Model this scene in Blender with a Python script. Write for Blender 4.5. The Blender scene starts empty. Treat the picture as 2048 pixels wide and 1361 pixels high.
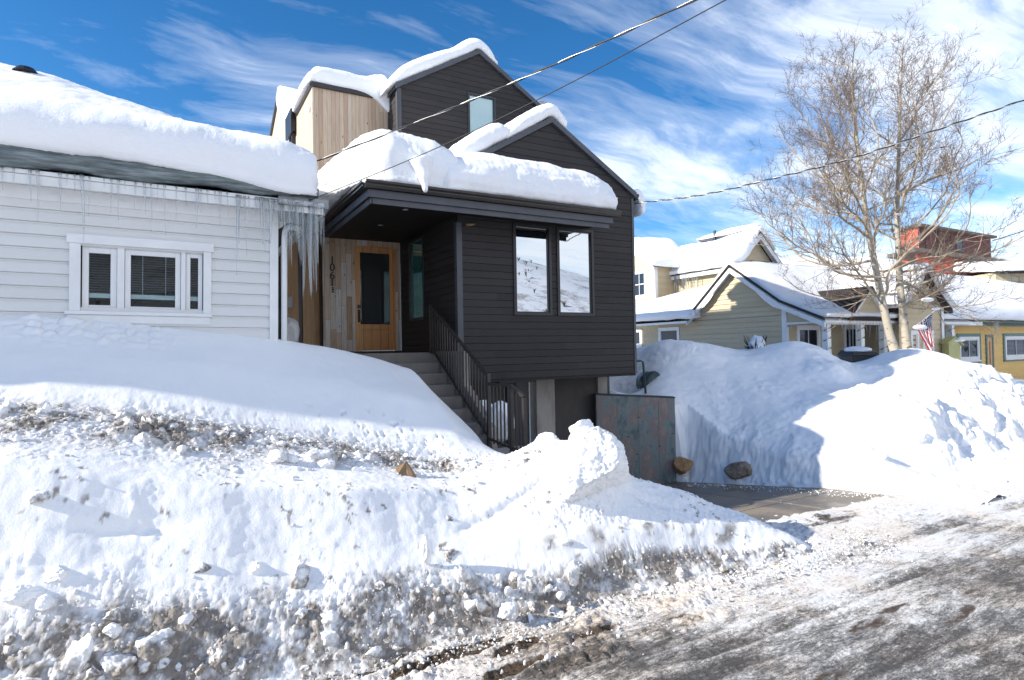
import bpy, bmesh, math, random
import numpy as np
from mathutils import Vector, Matrix

# ---------------------------------------------------------------- camera, sky, sun, exposure
scene = bpy.context.scene
COL = scene.collection
FPX = 1199.267
_ya, _pi, _ro = [math.radians(a) for a in (29.42241, .88704, -1.01008)]
CAM = np.array([0.0, 0.0, 2.25])
_fw = np.array([math.sin(_ya)*math.cos(_pi), math.cos(_ya)*math.cos(_pi), math.sin(_pi)])
_rt = np.array([math.cos(_ya), -math.sin(_ya), 0.0])
_up = np.cross(_rt, _fw)
_r2 = _rt*math.cos(_ro) + _up*math.sin(_ro)
_u2 = -_rt*math.sin(_ro) + _up*math.cos(_ro)
cam_d = bpy.data.cameras.new("camera")
cam = bpy.data.objects.new("camera", cam_d)
COL.objects.link(cam)
cam_d.sensor_width = 36.0
cam_d.lens = FPX/2048*36.0
cam_d.clip_start = 0.05
cam_d.clip_end = 3000
cam.matrix_world = Matrix(((_r2[0], _u2[0], -_fw[0], CAM[0]), (_r2[1], _u2[1], -_fw[1], CAM[1]),
                           (_r2[2], _u2[2], -_fw[2], CAM[2]), (0, 0, 0, 1)))
scene.camera = cam

SUN_AZ, SUN_EL = math.radians(8.5), math.radians(26.0)      # from -X towards +Y, and up
SUN_DIR = Vector((-math.cos(SUN_AZ)*math.cos(SUN_EL), math.sin(SUN_AZ)*math.cos(SUN_EL), math.sin(SUN_EL)))
sun_d = bpy.data.lights.new("sun", 'SUN')
sun_d.energy = 3.0
sun_d.angle = math.radians(0.55)
sun_d.color = (1.0, 0.93, 0.82)
sun = bpy.data.objects.new("sun", sun_d)
COL.objects.link(sun)
sun.rotation_euler = SUN_DIR.to_track_quat('Z', 'Y').to_euler()
sun.location = (-30, 20, 30)

scene.view_settings.view_transform = 'Standard'
scene.view_settings.look = 'None'
scene.view_settings.exposure = 1.38
scene.view_settings.gamma = 1.0
scene.render.engine = 'CYCLES'
scene.cycles.max_bounces = 8
scene.cycles.diffuse_bounces = 3
scene.cycles.caustics_reflective = False
scene.cycles.caustics_refractive = False
scene.cycles.use_denoising = True
scene.cycles.denoising_prefilter = 'ACCURATE'

world = bpy.data.worlds.new("World")
scene.world = world
world.use_nodes = True


class NT:
    """tiny node-tree writer"""
    def __init__(self, tree):
        self.t = tree
        self.n = tree.nodes
        self.n.clear()

    def new(self, kind, **kw):
        nd = self.n.new(kind)
        for k, v in kw.items():
            setattr(nd, k, v)
        return nd

    def link(self, a, b):
        self.t.links.new(a, b)

    def set(self, sock, v):
        if isinstance(v, bpy.types.NodeSocket):
            self.link(v, sock)
        elif isinstance(v, (tuple, list)) and len(v) == 3 and sock.type == 'RGBA':
            sock.default_value = (*v, 1)
        else:
            sock.default_value = v

    def math(self, op, a, b=0.0, c=None, clamp=False):
        nd = self.new('ShaderNodeMath', operation=op, use_clamp=clamp)
        self.set(nd.inputs[0], a)
        self.set(nd.inputs[1], b)
        if c is not None:
            self.set(nd.inputs[2], c)
        return nd.outputs[0]

    def vmath(self, op, a, b=(0, 0, 0)):
        nd = self.new('ShaderNodeVectorMath', operation=op)
        self.set(nd.inputs[0], a)
        self.set(nd.inputs[1], b)
        return nd.outputs[0]

    def noise(self, vec, scale, detail=3.0, rough=0.55, dist=0.0):
        nd = self.new('ShaderNodeTexNoise')
        if vec is not None:
            self.link(vec, nd.inputs['Vector'])
        nd.inputs['Scale'].default_value = scale
        nd.inputs['Detail'].default_value = detail
        nd.inputs['Roughness'].default_value = rough
        nd.inputs['Distortion'].default_value = dist
        return nd.outputs[0]

    def white(self, vec):
        nd = self.new('ShaderNodeTexWhiteNoise', noise_dimensions='3D')
        self.link(vec, nd.inputs['Vector'])
        return nd.outputs['Value']

    def mapping(self, vec, scale=(1, 1, 1), rot=(0, 0, 0), loc=(0, 0, 0)):
        nd = self.new('ShaderNodeMapping')
        self.link(vec, nd.inputs['Vector'])
        nd.inputs['Scale'].default_value = scale
        nd.inputs['Rotation'].default_value = rot
        nd.inputs['Location'].default_value = loc
        return nd.outputs[0]

    def ramp(self, fac, stops, interp='LINEAR'):
        nd = self.new('ShaderNodeValToRGB')
        cr = nd.color_ramp
        cr.interpolation = interp
        while len(cr.elements) < len(stops):
            cr.elements.new(0.5)
        for e, (p, c) in zip(cr.elements, stops):
            e.position = p
            e.color = (c, c, c, 1) if isinstance(c, (int, float)) else (*c, 1)
        self.link(fac, nd.inputs[0])
        return nd.outputs[0]

    def mix(self, fac, a, b, mode='MIX'):
        nd = self.new('ShaderNodeMix', data_type='RGBA', blend_type=mode)
        self.set(nd.inputs[0], fac)
        self.set(nd.inputs[6], a)
        self.set(nd.inputs[7], b)
        return nd.outputs[2]

    def sep(self, vec):
        nd = self.new('ShaderNodeSeparateXYZ')
        self.link(vec, nd.inputs[0])
        return nd.outputs

    def comb(self, x=0.0, y=0.0, z=0.0):
        nd = self.new('ShaderNodeCombineXYZ')
        for s, v in zip(nd.inputs, (x, y, z)):
            self.set(s, v)
        return nd.outputs[0]


# sky: Nishita plus a thin layer of cirrus laid out by direction
w = NT(world.node_tree)
sky = w.new('ShaderNodeTexSky', sky_type='NISHITA', sun_disc=False)
sky.sun_elevation = SUN_EL
sky.sun_rotation = math.radians(-80.0)
sky.altitude = 2100
sky.air_density = 1.0
sky.dust_density = 0.3
sky.ozone_density = 2.2
hs = w.new('ShaderNodeHueSaturation')
hs.inputs['Saturation'].default_value = 1.32
hs.inputs['Value'].default_value = 0.64
w.link(sky.outputs[0], hs.inputs['Color'])
tc = w.new('ShaderNodeTexCoord')
dx, dy, dz = w.sep(tc.outputs['Generated'])
zz = w.math('ADD', w.math('MAXIMUM', dz, 0.0), 0.16)
px = w.math('DIVIDE', dx, zz)
py = w.math('DIVIDE', dy, zz)
plane = w.comb(px, py, 0.0)
warp = w.noise(plane, 0.9, 3.0, 0.5)
pl2 = w.vmath('ADD', plane, w.comb(w.math('MULTIPLY', warp, 0.8), w.math('MULTIPLY', warp, -0.5), 0.0))
streak = w.noise(w.mapping(pl2, (0.5, 1.35, 1), (0, 0, math.radians(-38))), 1.3, 8.0, 0.60, 0.6)
fine = w.noise(w.mapping(pl2, (0.8, 2.6, 1), (0, 0, math.radians(-25))), 3.2, 6.0, 0.62, 0.4)
big = w.noise(plane, 0.55, 2.0, 0.5)
ridge = w.math('ADD', w.math('MULTIPLY', streak, 0.74), w.math('MULTIPLY', fine, 0.26))
cov = w.math('ADD', ridge, w.math('MULTIPLY', w.math('SUBTRACT', big, 0.5), 0.55))
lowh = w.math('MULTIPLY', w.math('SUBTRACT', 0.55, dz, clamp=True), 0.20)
east_fill = w.math('ADD', w.math('MULTIPLY', dx, 0.13), w.math('MULTIPLY', w.math('MAXIMUM', w.math('MULTIPLY', dy, -1.0), 0.0), 0.22))  # thicker to the right; extra cloud behind the camera added to whiten fill light
cov = w.math('SUBTRACT', w.math('ADD', w.math('ADD', cov, lowh), east_fill), 0.072)
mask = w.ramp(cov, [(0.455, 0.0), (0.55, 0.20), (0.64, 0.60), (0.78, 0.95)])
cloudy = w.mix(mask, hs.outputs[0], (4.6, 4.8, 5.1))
bg = w.new('ShaderNodeBackground')
bg.inputs['Strength'].default_value = 0.12
w.link(cloudy, bg.inputs['Color'])
wo = w.new('ShaderNodeOutputWorld')
w.link(bg.outputs[0], wo.inputs[0])

# ---------------------------------------------------------------- helpers
rng = np.random.default_rng(7)
random.seed(7)


def ray(u, v):
    return _fw + (u-1024)/FPX*_r2 - (v-680.5)/FPX*_u2


def at(u, v, **kw):
    """the point where a line of sight meets the plane X=, Y= or Z= of a real surface"""
    k = list(kw)[0]
    i = 'XYZ'.index(k)
    d = ray(u, v)
    return CAM + (kw[k]-CAM[i])/d[i]*d


_perm = np.random.default_rng(3).permutation(256)
_perm = np.concatenate([_perm, _perm, _perm])
_grad = np.random.default_rng(5).normal(size=(256, 3))
_grad /= np.linalg.norm(_grad, axis=1)[:, None]


def perlin(p):
    """gradient noise, p (n,3) -> about -1..1"""
    p = np.asarray(p, float)
    i = np.floor(p).astype(int)
    f = p-i
    u = f*f*f*(f*(f*6-15)+10)
    i &= 255
    out = 0
    for a in (0, 1):
        wx = u[:, 0] if a else 1-u[:, 0]
        for b in (0, 1):
            wy = u[:, 1] if b else 1-u[:, 1]
            for c in (0, 1):
                wz = u[:, 2] if c else 1-u[:, 2]
                h = _perm[_perm[_perm[i[:, 0]+a] + i[:, 1]+b] + i[:, 2]+c]
                g = _grad[h]
                out = out + wx*wy*wz*(g[:, 0]*(f[:, 0]-a)+g[:, 1]*(f[:, 1]-b)+g[:, 2]*(f[:, 2]-c))
    return out*1.6


def fbm(p, scale, octs=4, gain=0.5, seed=0.0, ridged=False):
    p = np.asarray(p, float)*scale+seed*17.31
    a, s, t = 1.0, 0.0, 0.0
    for _ in range(octs):
        n = perlin(p)
        if ridged:
            n = 1-2*np.abs(n)
        s = s+a*n
        t += a
        a *= gain
        p = p*2.03+5.7
    return s/t


_cellj = np.random.default_rng(11).random((256, 3))


def worley(p, scale, seed=0.0):
    """F1 and F2 distance and a random value of the nearest cell"""
    p = np.asarray(p, float)*scale+seed*13.7
    i = np.floor(p).astype(int)
    f1 = np.full(len(p), 9.0)
    f2 = np.full(len(p), 9.0)
    cid = np.zeros(len(p))
    for a in (-1, 0, 1):
        for b in (-1, 0, 1):
            for c in (-1, 0, 1):
                q = i+np.array([a, b, c])
                qq = q & 255
                h = _perm[_perm[_perm[qq[:, 0]]+qq[:, 1]]+qq[:, 2]]
                d = np.linalg.norm(q+_cellj[h]-p, axis=1)
                near = d < f1
                f2 = np.where(near, f1, np.minimum(f2, d))
                cid = np.where(near, h/255.0, cid)
                f1 = np.where(near, d, f1)
    return f1, f2, cid


def clods(p, scale, seed=0.0):
    """rounded lumps with creases between them, 0..1"""
    f1, f2, c = worley(p, scale, seed)
    e = np.clip((f2-f1)*1.6, 0, 1)
    return np.sqrt(e)*(0.35+0.65*c)


def sstep(a, b, x):
    t = np.clip((np.asarray(x, float)-a)/(b-a), 0, 1)
    return t*t*(3-2*t)


class MB:
    """collects boxes, beams, tubes and grids into one mesh"""
    def __init__(self):
        self.v, self.f, self.n = [], [], 0

    def add(self, v, f):
        v = np.asarray(v, float).reshape(-1, 3)
        self.v.append(v)
        b = self.n
        self.f.extend([tuple(int(i)+b for i in q) for q in f])
        self.n += len(v)

    def box(self, x0, x1, y0, y1, z0, z1):
        self.add([(x0, y0, z0), (x1, y0, z0), (x1, y1, z0), (x0, y1, z0), (x0, y0, z1), (x1, y0, z1), (x1, y1, z1), (x0, y1, z1)],
                 [(0, 3, 2, 1), (4, 5, 6, 7), (0, 1, 5, 4), (1, 2, 6, 5), (2, 3, 7, 6), (3, 0, 4, 7)])
        return self

    def beam(self, a, b, w_, h, up=(0, 0, 1)):
        a, b, up = [np.asarray(q, float) for q in (a, b, up)]
        d = b-a
        d /= np.linalg.norm(d)
        s = np.cross(d, up)
        s /= np.linalg.norm(s)
        t = np.cross(s, d)
        s, t = s*w_/2, t*h/2
        self.add([a-s-t, a+s-t, a+s+t, a-s+t, b-s-t, b+s-t, b+s+t, b-s+t],
                 [(0, 3, 2, 1), (4, 5, 6, 7), (0, 1, 5, 4), (1, 2, 6, 5), (2, 3, 7, 6), (3, 0, 4, 7)])
        return self

    def prism(self, poly, off):
        poly = np.asarray(poly, float)
        n = len(poly)
        self.add(np.vstack([poly, poly+np.asarray(off, float)]),
                 [tuple(range(n)), tuple(range(2*n-1, n-1, -1))] + [(i, (i+1) % n, n+(i+1) % n, n+i) for i in range(n)])
        return self

    def tube(self, pts, rad, n=8, cap=True):
        pts = np.asarray(pts, float)
        m = len(pts)
        rad = np.broadcast_to(np.asarray(rad, float), (m,))
        tan = np.gradient(pts, axis=0)
        tan /= np.linalg.norm(tan, axis=1)[:, None]+1e-9
        ref = np.array([0, 0, 1.0]) if abs(tan[0, 2]) < 0.9 else np.array([1.0, 0, 0])
        a = np.cross(tan, ref)
        a /= np.linalg.norm(a, axis=1)[:, None]+1e-9
        b = np.cross(tan, a)
        an = np.linspace(0, 2*math.pi, n, endpoint=False)
        ring = pts[:, None, :]+rad[:, None, None]*(np.cos(an)[None, :, None]*a[:, None, :]+np.sin(an)[None, :, None]*b[:, None, :])
        fs = [(i*n+k, i*n+(k+1) % n, (i+1)*n+(k+1) % n, (i+1)*n+k) for i in range(m-1) for k in range(n)]
        if cap:
            fs += [tuple(range(n-1, -1, -1)), tuple(range((m-1)*n, m*n))]
        self.add(ring.reshape(-1, 3), fs)
        return self

    def ball(self, c, r, seg=12, rings=8):
        c = np.asarray(c, float)
        r = np.broadcast_to(np.asarray(r, float), (3,))
        v = [c+r*(0, 0, 1)]
        for i in range(1, rings):
            th = math.pi*i/rings
            for k in range(seg):
                ph = 2*math.pi*k/seg
                v.append(c+r*np.array([math.sin(th)*math.cos(ph), math.sin(th)*math.sin(ph), math.cos(th)]))
        v.append(c-r*(0, 0, 1))
        f = [(0, 1+k, 1+(k+1) % seg) for k in range(seg)]
        for i in range(rings-2):
            f += [(1+i*seg+k, 1+(i+1)*seg+k, 1+(i+1)*seg+(k+1) % seg, 1+i*seg+(k+1) % seg) for k in range(seg)]
        e = 1+(rings-1)*seg
        f += [(e, e-seg+(k+1) % seg, e-seg+k) for k in range(seg)]
        self.add(v, f)
        return self

    def verts(self):
        return np.vstack(self.v)


def tag(o, label=None, cat=None, group=None, kind=None):
    if label:
        o['label'] = label
    if cat:
        o['category'] = cat
    if group:
        o['group'] = group
    if kind:
        o['kind'] = kind
    return o


def thing(name, label, cat, loc=(0, 0, 0), group=None):
    o = bpy.data.objects.new(name, None)
    o.empty_display_size = 0.2
    COL.objects.link(o)
    o.location = loc
    return tag(o, label, cat, group)


def origin_of(o):
    """world origin of an unrotated chain"""
    p = np.zeros(3)
    while o is not None:
        p += np.array(o.location)
        o = o.parent
    return p


def mesh_obj(name, v, f, mat, parent=None, smooth=False, attrs=None, loc=None):
    v = np.asarray(v, float)
    base = origin_of(parent) if parent is not None else np.zeros(3)
    if loc is not None:
        loc = np.asarray(loc, float)
    else:
        loc = base
    me = bpy.data.meshes.new(name)
    vv = v-loc
    if isinstance(f, np.ndarray):
        nf, k = f.shape
        me.vertices.add(len(vv))
        me.vertices.foreach_set('co', vv.ravel())
        me.loops.add(nf*k)
        me.loops.foreach_set('vertex_index', f.ravel().astype(np.int32))
        me.polygons.add(nf)
        me.polygons.foreach_set('loop_start', np.arange(0, nf*k, k, dtype=np.int32))
        me.polygons.foreach_set('loop_total', np.full(nf, k, dtype=np.int32))
        me.update(calc_edges=True)
        me.validate()
    else:
        me.from_pydata([tuple(q) for q in vv], [], f)
        me.update()
        if len(f) < 40000:
            bm = bmesh.new()
            bm.from_mesh(me)
            bmesh.ops.recalc_face_normals(bm, faces=bm.faces)
            bm.to_mesh(me)
            bm.free()
    if smooth:
        me.polygons.foreach_set('use_smooth', np.ones(len(me.polygons), dtype=bool))
    for an, av in (attrs or {}).items():
        at_ = me.attributes.new(an, 'FLOAT', 'POINT')
        at_.data.foreach_set('value', np.asarray(av, np.float32))
    o = bpy.data.objects.new(name, me)
    if mat is not None:
        me.materials.append(mat)
    COL.objects.link(o)
    if parent is not None:
        o.parent = parent
        o.location = tuple(loc-base)
    else:
        o.location = tuple(loc)
    return o


def obj(name, mb, mat, parent=None, smooth=False, loc=None, bevel=0.0):
    o = mesh_obj(name, mb.verts(), mb.f, mat, parent, smooth, None, loc)
    if bevel:
        m = o.modifiers.new('bevel', 'BEVEL')
        m.width = bevel
        m.segments = 2
        m.limit_method = 'ANGLE'
        m.angle_limit = math.radians(40)
    return o


def grid_faces(n, m, wrap=False):
    i = np.arange(n-1)[:, None]
    j = np.arange(m if wrap else m-1)[None, :]
    j2 = (j+1) % m
    return np.stack([i*m+j+0*i, i*m+j2+0*i, (i+1)*m+j2, (i+1)*m+j], axis=-1).reshape(-1, 4)


def grid_normals(P):
    a = np.gradient(P, axis=0)
    b = np.gradient(P, axis=1)
    nn = np.cross(a, b)
    nn /= np.linalg.norm(nn, axis=2)[..., None]+1e-12
    if nn[..., 2].mean() < 0:
        nn = -nn
    return nn


def clip(poly, axis, lim, keep_greater):
    out = []
    n = len(poly)
    for i in range(n):
        a, b = poly[i], poly[(i+1) % n]
        ia = a[axis] >= lim if keep_greater else a[axis] <= lim
        ib = b[axis] >= lim if keep_greater else b[axis] <= lim
        if ia:
            out.append(a)
        if ia != ib:
            t = (lim-a[axis])/(b[axis]-a[axis])
            out.append((a[0]+t*(b[0]-a[0]), a[1]+t*(b[1]-a[1])))
    return out


DROP = [(0.0, 1.0), (0.70, 1.0), (0.71, 0.35), (0.80, 0.30), (0.86, 0.62), (0.93, 0.5), (1.0, 0.05)]
LAP = [(0.0, 1.0), (1.0, 0.08)]
SHIP = [(0.0, 0.0), (0.035, 1.0), (0.965, 1.0), (1.0, 0.0)]


def boards(mb, T, poly, exp, depth, prof, holes=(), z_base=None, axis=1):
    """horizontal (axis 1) or vertical (axis 0) boards filling a convex polygon (u, z), cut round the holes (u0, u1, z0, z1)"""
    us = [p[axis] for p in poly]
    z0 = min(us) if z_base is None else z_base
    zmax = max(us)
    k = 0
    oth = 1-axis
    while z0+k*exp < zmax:
        b = z0+k*exp
        for (t0, d0), (t1, d1) in zip(prof[:-1], prof[1:]):
            cuts = sorted({b+t0*exp, b+t1*exp} | {h[2*axis+q] for h in holes for q in (0, 1) if b+t0*exp < h[2*axis+q] < b+t1*exp})
            for c0, c1 in zip(cuts[:-1], cuts[1:]):
                pg = clip(clip(poly, axis, c0, True), axis, c1, False)
                if len(pg) < 3:
                    continue
                mid = (c0+c1)/2
                spans = [(-1e6, 1e6)]
                for h in holes:
                    if h[2*axis] < mid < h[2*axis+1]:
                        h0, h1 = h[2*oth], h[2*oth+1]
                        spans = [s for a, bb in spans for s in ((a, min(bb, h0)), (max(a, h1), bb)) if s[1]-s[0] > 1e-6]
                for a, bb in spans:
                    q = clip(clip(pg, oth, a, True), oth, bb, False)
                    if len(q) < 3:
                        continue
                    dd = [depth*(d0+(d1-d0)*(p[axis]-b-t0*exp)/max(1e-9, (t1-t0)*exp)) for p in q]
                    mb.add([T(p[0], p[1], d) for p, d in zip(q, dd)], [tuple(range(len(q)))])
                    if t0 == 0 and d0 > 0 and c0 == cuts[0]:
                        lo = [p for p in q if abs(p[axis]-b) < 1e-6]
                        if len(lo) >= 2:
                            lo.sort(key=lambda p: p[oth])
                            a_, b_ = lo[0], lo[-1]
                            mb.add([T(*a_, depth*d0), T(*b_, depth*d0), T(*b_, 0), T(*a_, 0)], [(0, 1, 2, 3)])
        k += 1
    return mb


def face_y(y):      # wall facing -Y at y
    return lambda u, z, d: (u, y-d, z)


def face_x(x):      # wall facing -X at x
    return lambda u, z, d: (x-d, u, z)


def resample(pts, n, closed=False):
    """Catmull-Rom through pts, then n points even in length"""
    p = np.asarray(pts, float)
    if closed:
        q = np.vstack([p[-1], p, p[0], p[1]])
    else:
        q = np.vstack([2*p[0]-p[1], p, 2*p[-1]-p[-2]])
    out = []
    for i in range(1, len(q)-2):
        t = np.linspace(0, 1, 12, endpoint=False)[:, None]
        a, b, c, d = q[i-1], q[i], q[i+1], q[i+2]
        out.append(0.5*(2*b+(c-a)*t+(2*a-5*b+4*c-d)*t*t+(3*b-3*c+d-a)*t**3))
    out = np.vstack(out+[q[-2][None]])
    L = np.concatenate([[0], np.cumsum(np.linalg.norm(np.diff(out, axis=0), axis=1))])
    s = np.linspace(0, L[-1], n, endpoint=not closed)
    return np.stack([np.interp(s, L, out[:, k]) for k in range(3)], axis=1)


def snow_loft(name, keys, n, m, amp=0.03, scale=2.2, label='', cat='snow', mat=None, cap=0.16, capdirs=None, seed=1.0, fine=0.006, group=None):
    """a thick slab of snow: closed sections (first to last point run under the slab) lofted along the keys, ends rounded"""
    secs = [resample(k, m, True) for k in keys]
    P = np.stack(secs)                                   # keys, m, 3
    Q = np.stack([resample(P[:, j], n) for j in range(m)], axis=1)
    ends = []
    for e, nb in ((0, 1), (-1, -2)):
        d = Q[e].mean(0)-Q[nb].mean(0)
        d /= np.linalg.norm(d)
        if capdirs is not None and capdirs[0 if e == 0 else 1] is not None:
            d = np.asarray(capdirs[0 if e == 0 else 1], float)
        low = Q[e][:, 2].min()
        c = Q[e].mean(0)
        c[2] = low*0.6+c[2]*0.4
        rings = []
        for a in np.linspace(0.25, 1.5, 6):
            s = math.cos(a)**0.8
            rings.append(c+(Q[e]-c)*max(s, 0.02)+d*cap*math.sin(a))
        ends.append(rings)
    Q = np.concatenate([np.stack(ends[0][::-1]), Q, np.stack(ends[1])], axis=0)
    nr = Q.shape[0]
    a = np.gradient(Q, axis=0)
    b = np.roll(Q, -1, axis=1)-np.roll(Q, 1, axis=1)
    nn = np.cross(a, b)
    nn /= np.linalg.norm(nn, axis=2)[..., None]+1e-9
    ctr = Q.mean(1, keepdims=True)
    if ((Q-ctr)*nn).sum() < 0:
        nn = -nn
    fl = Q.reshape(-1, 3)
    dsp = amp*fbm(fl, scale, 4, 0.5, seed)+fine*fbm(fl, 22, 3, 0.6, seed+3)+0.5*amp*fbm(fl*np.array([.5, .5, 3.0]), scale*1.5, 3, .5, seed+7)
    dsp = dsp+fine*.9*fbm(fl, 48, 3, .7, seed+5)+fine*.7*np.sin(fl[:, 2]*46+4*fbm(fl, 1.7, 2, .5, seed+9))*(1-np.abs(nn.reshape(-1, 3)[:, 2]))
    fl = fl+nn.reshape(-1, 3)*dsp[:, None]
    F = grid_faces(nr, m, True)
    F = [tuple(q) for q in F]+[tuple(range(m)), tuple(range((nr-1)*m, nr*m))]
    c = fl.mean(0)
    o = mesh_obj(name, fl, F, mat, None, True, None, loc=(c[0], c[1], fl[:, 2].min()))
    return tag(o, label, cat, group)

# ---------------------------------------------------------------- materials
def new_mat(name, build):
    m = bpy.data.materials.new(name)
    m.use_nodes = True
    t = NT(m.node_tree)
    bs = t.new('ShaderNodeBsdfPrincipled')
    out = t.new('ShaderNodeOutputMaterial')
    t.link(bs.outputs[0], out.inputs[0])
    co = t.new('ShaderNodeTexCoord').outputs['Object']
    build(t, bs, co)
    return m


def bump(t, bs, h, dist=0.01, strength=1.0):
    b = t.new('ShaderNodeBump')
    b.inputs['Distance'].default_value = dist
    b.inputs['Strength'].default_value = strength
    t.link(h, b.inputs['Height'])
    t.link(b.outputs[0], bs.inputs['Normal'])


def attr(t, name):
    return t.new('ShaderNodeAttribute', attribute_name=name).outputs['Fac']


def flat(name, col, rough=0.6, var=0.12, scale=6.0, metal=0.0, bmp=0.0, spec=0.5):
    def b(t, bs, co):
        n = t.noise(co, scale, 4)
        f = t.ramp(n, [(0.3, 0.0), (0.7, 1.0)])
        t.set(bs.inputs['Base Color'], t.mix(f, tuple(c*(1-var) for c in col), tuple(min(1, c*(1+var)) for c in col)))
        bs.inputs['Roughness'].default_value = rough
        bs.inputs['Metallic'].default_value = metal
        bs.inputs['Specular IOR Level'].default_value = spec
        if bmp:
            bump(t, bs, t.noise(co, scale*6, 4), bmp)
    return new_mat(name, b)


def _snow(t, bs, co):
    d = attr(t, 'dirt')
    n1 = t.noise(co, 28.0, 5, 0.7)
    n2 = t.noise(co, 7.0, 4, 0.6)
    k = t.math('MULTIPLY', d, t.math('ADD', 0.25, t.math('MULTIPLY', t.math('ADD', n1, n2), 0.95)))
    k = t.math('MINIMUM', k, 1.0)
    f = t.ramp(k, [(0.0, 0.0), (0.22, 0.10), (0.55, 0.55), (0.95, 1.0)])
    dirt = t.mix(n2, (0.41, 0.37, 0.33), (0.135, 0.115, 0.098))
    t.set(bs.inputs['Base Color'], t.mix(f, (0.90, 0.905, 0.915), dirt))
    bs.inputs['Roughness'].default_value = 0.75
    bs.inputs['Specular IOR Level'].default_value = 0.25
    g = t.math('ADD', t.math('MULTIPLY', t.noise(co, 55, 4, 0.7), 0.6), t.math('MULTIPLY', t.noise(co, 190, 2, 0.6), 0.25))
    bump(t, bs, g, 0.012, 0.55)


SNOW = new_mat('snow', _snow)


def _roofsnow(t, bs, co):
    n = t.noise(t.mapping(co, (1, 1, 3.5)), 2.5, 4)
    t.set(bs.inputs['Base Color'], t.mix(n, (0.90, 0.905, 0.92), (0.86, 0.87, 0.885)))
    bs.inputs['Roughness'].default_value = 0.75
    bs.inputs['Specular IOR Level'].default_value = 0.25
    g = t.math('ADD', t.math('MULTIPLY', t.noise(co, 40, 4, 0.65), 0.7), t.math('MULTIPLY', t.noise(t.mapping(co, (1, 1, 4)), 9, 3, 0.6), 0.6))
    bump(t, bs, g, 0.015, 0.5)


ROOFSNOW = new_mat('roof_snow', _roofsnow)


def _ice(t, bs, co):
    n = t.noise(t.mapping(co, (0.7, 1, 9)), 3.0, 5, 0.65)
    t.set(bs.inputs['Base Color'], t.ramp(n, [(0.34, (0.035, 0.042, 0.046)), (0.5, (0.115, 0.145, 0.15)), (0.7, (0.27, 0.32, 0.335))]))
    bs.inputs['Roughness'].default_value = 0.22
    bs.inputs['Coat Weight'].default_value = 0.3
    bump(t, bs, n, 0.02, 0.6)


ICE = new_mat('eave_ice', _ice)


def _clear_ice():
    m = bpy.data.materials.new('clear_ice')
    m.use_nodes = True
    t = NT(m.node_tree)
    co = t.new('ShaderNodeTexCoord').outputs['Object']
    tr = t.new('ShaderNodeBsdfTransparent')
    tr.inputs['Color'].default_value = (0.95, 0.97, 0.98, 1)
    df = t.new('ShaderNodeBsdfTranslucent')
    df.inputs['Color'].default_value = (0.88, 0.91, 0.93, 1)
    d2 = t.new('ShaderNodeBsdfDiffuse')
    d2.inputs['Color'].default_value = (0.88, 0.91, 0.93, 1)
    gl = t.new('ShaderNodeBsdfGlossy')
    gl.inputs['Roughness'].default_value = 0.08
    bp = t.new('ShaderNodeBump')
    bp.inputs['Distance'].default_value = 0.006
    t.link(t.noise(t.mapping(co, (1, 1, 0.45)), 70, 3), bp.inputs['Height'])
    t.link(bp.outputs[0], gl.inputs['Normal'])
    m1, m2, m3 = [t.new('ShaderNodeMixShader') for _ in range(3)]
    m1.inputs[0].default_value = 0.5
    t.link(df.outputs[0], m1.inputs[1])
    t.link(d2.outputs[0], m1.inputs[2])
    lw = t.new('ShaderNodeLayerWeight')
    lw.inputs['Blend'].default_value = 0.35
    t.link(t.math('ADD', 0.12, t.math('MULTIPLY', lw.outputs['Facing'], 0.45)), m2.inputs[0])
    t.link(tr.outputs[0], m2.inputs[1])
    t.link(m1.outputs[0], m2.inputs[2])
    fr = t.new('ShaderNodeFresnel')
    fr.inputs['IOR'].default_value = 1.31
    t.link(t.math('ADD', 0.05, fr.outputs[0]), m3.inputs[0])
    t.link(m2.outputs[0], m3.inputs[1])
    t.link(gl.outputs[0], m3.inputs[2])
    out = t.new('ShaderNodeOutputMaterial')
    t.link(m3.outputs[0], out.inputs[0])
    return m


ICICLE = _clear_ice()


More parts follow.
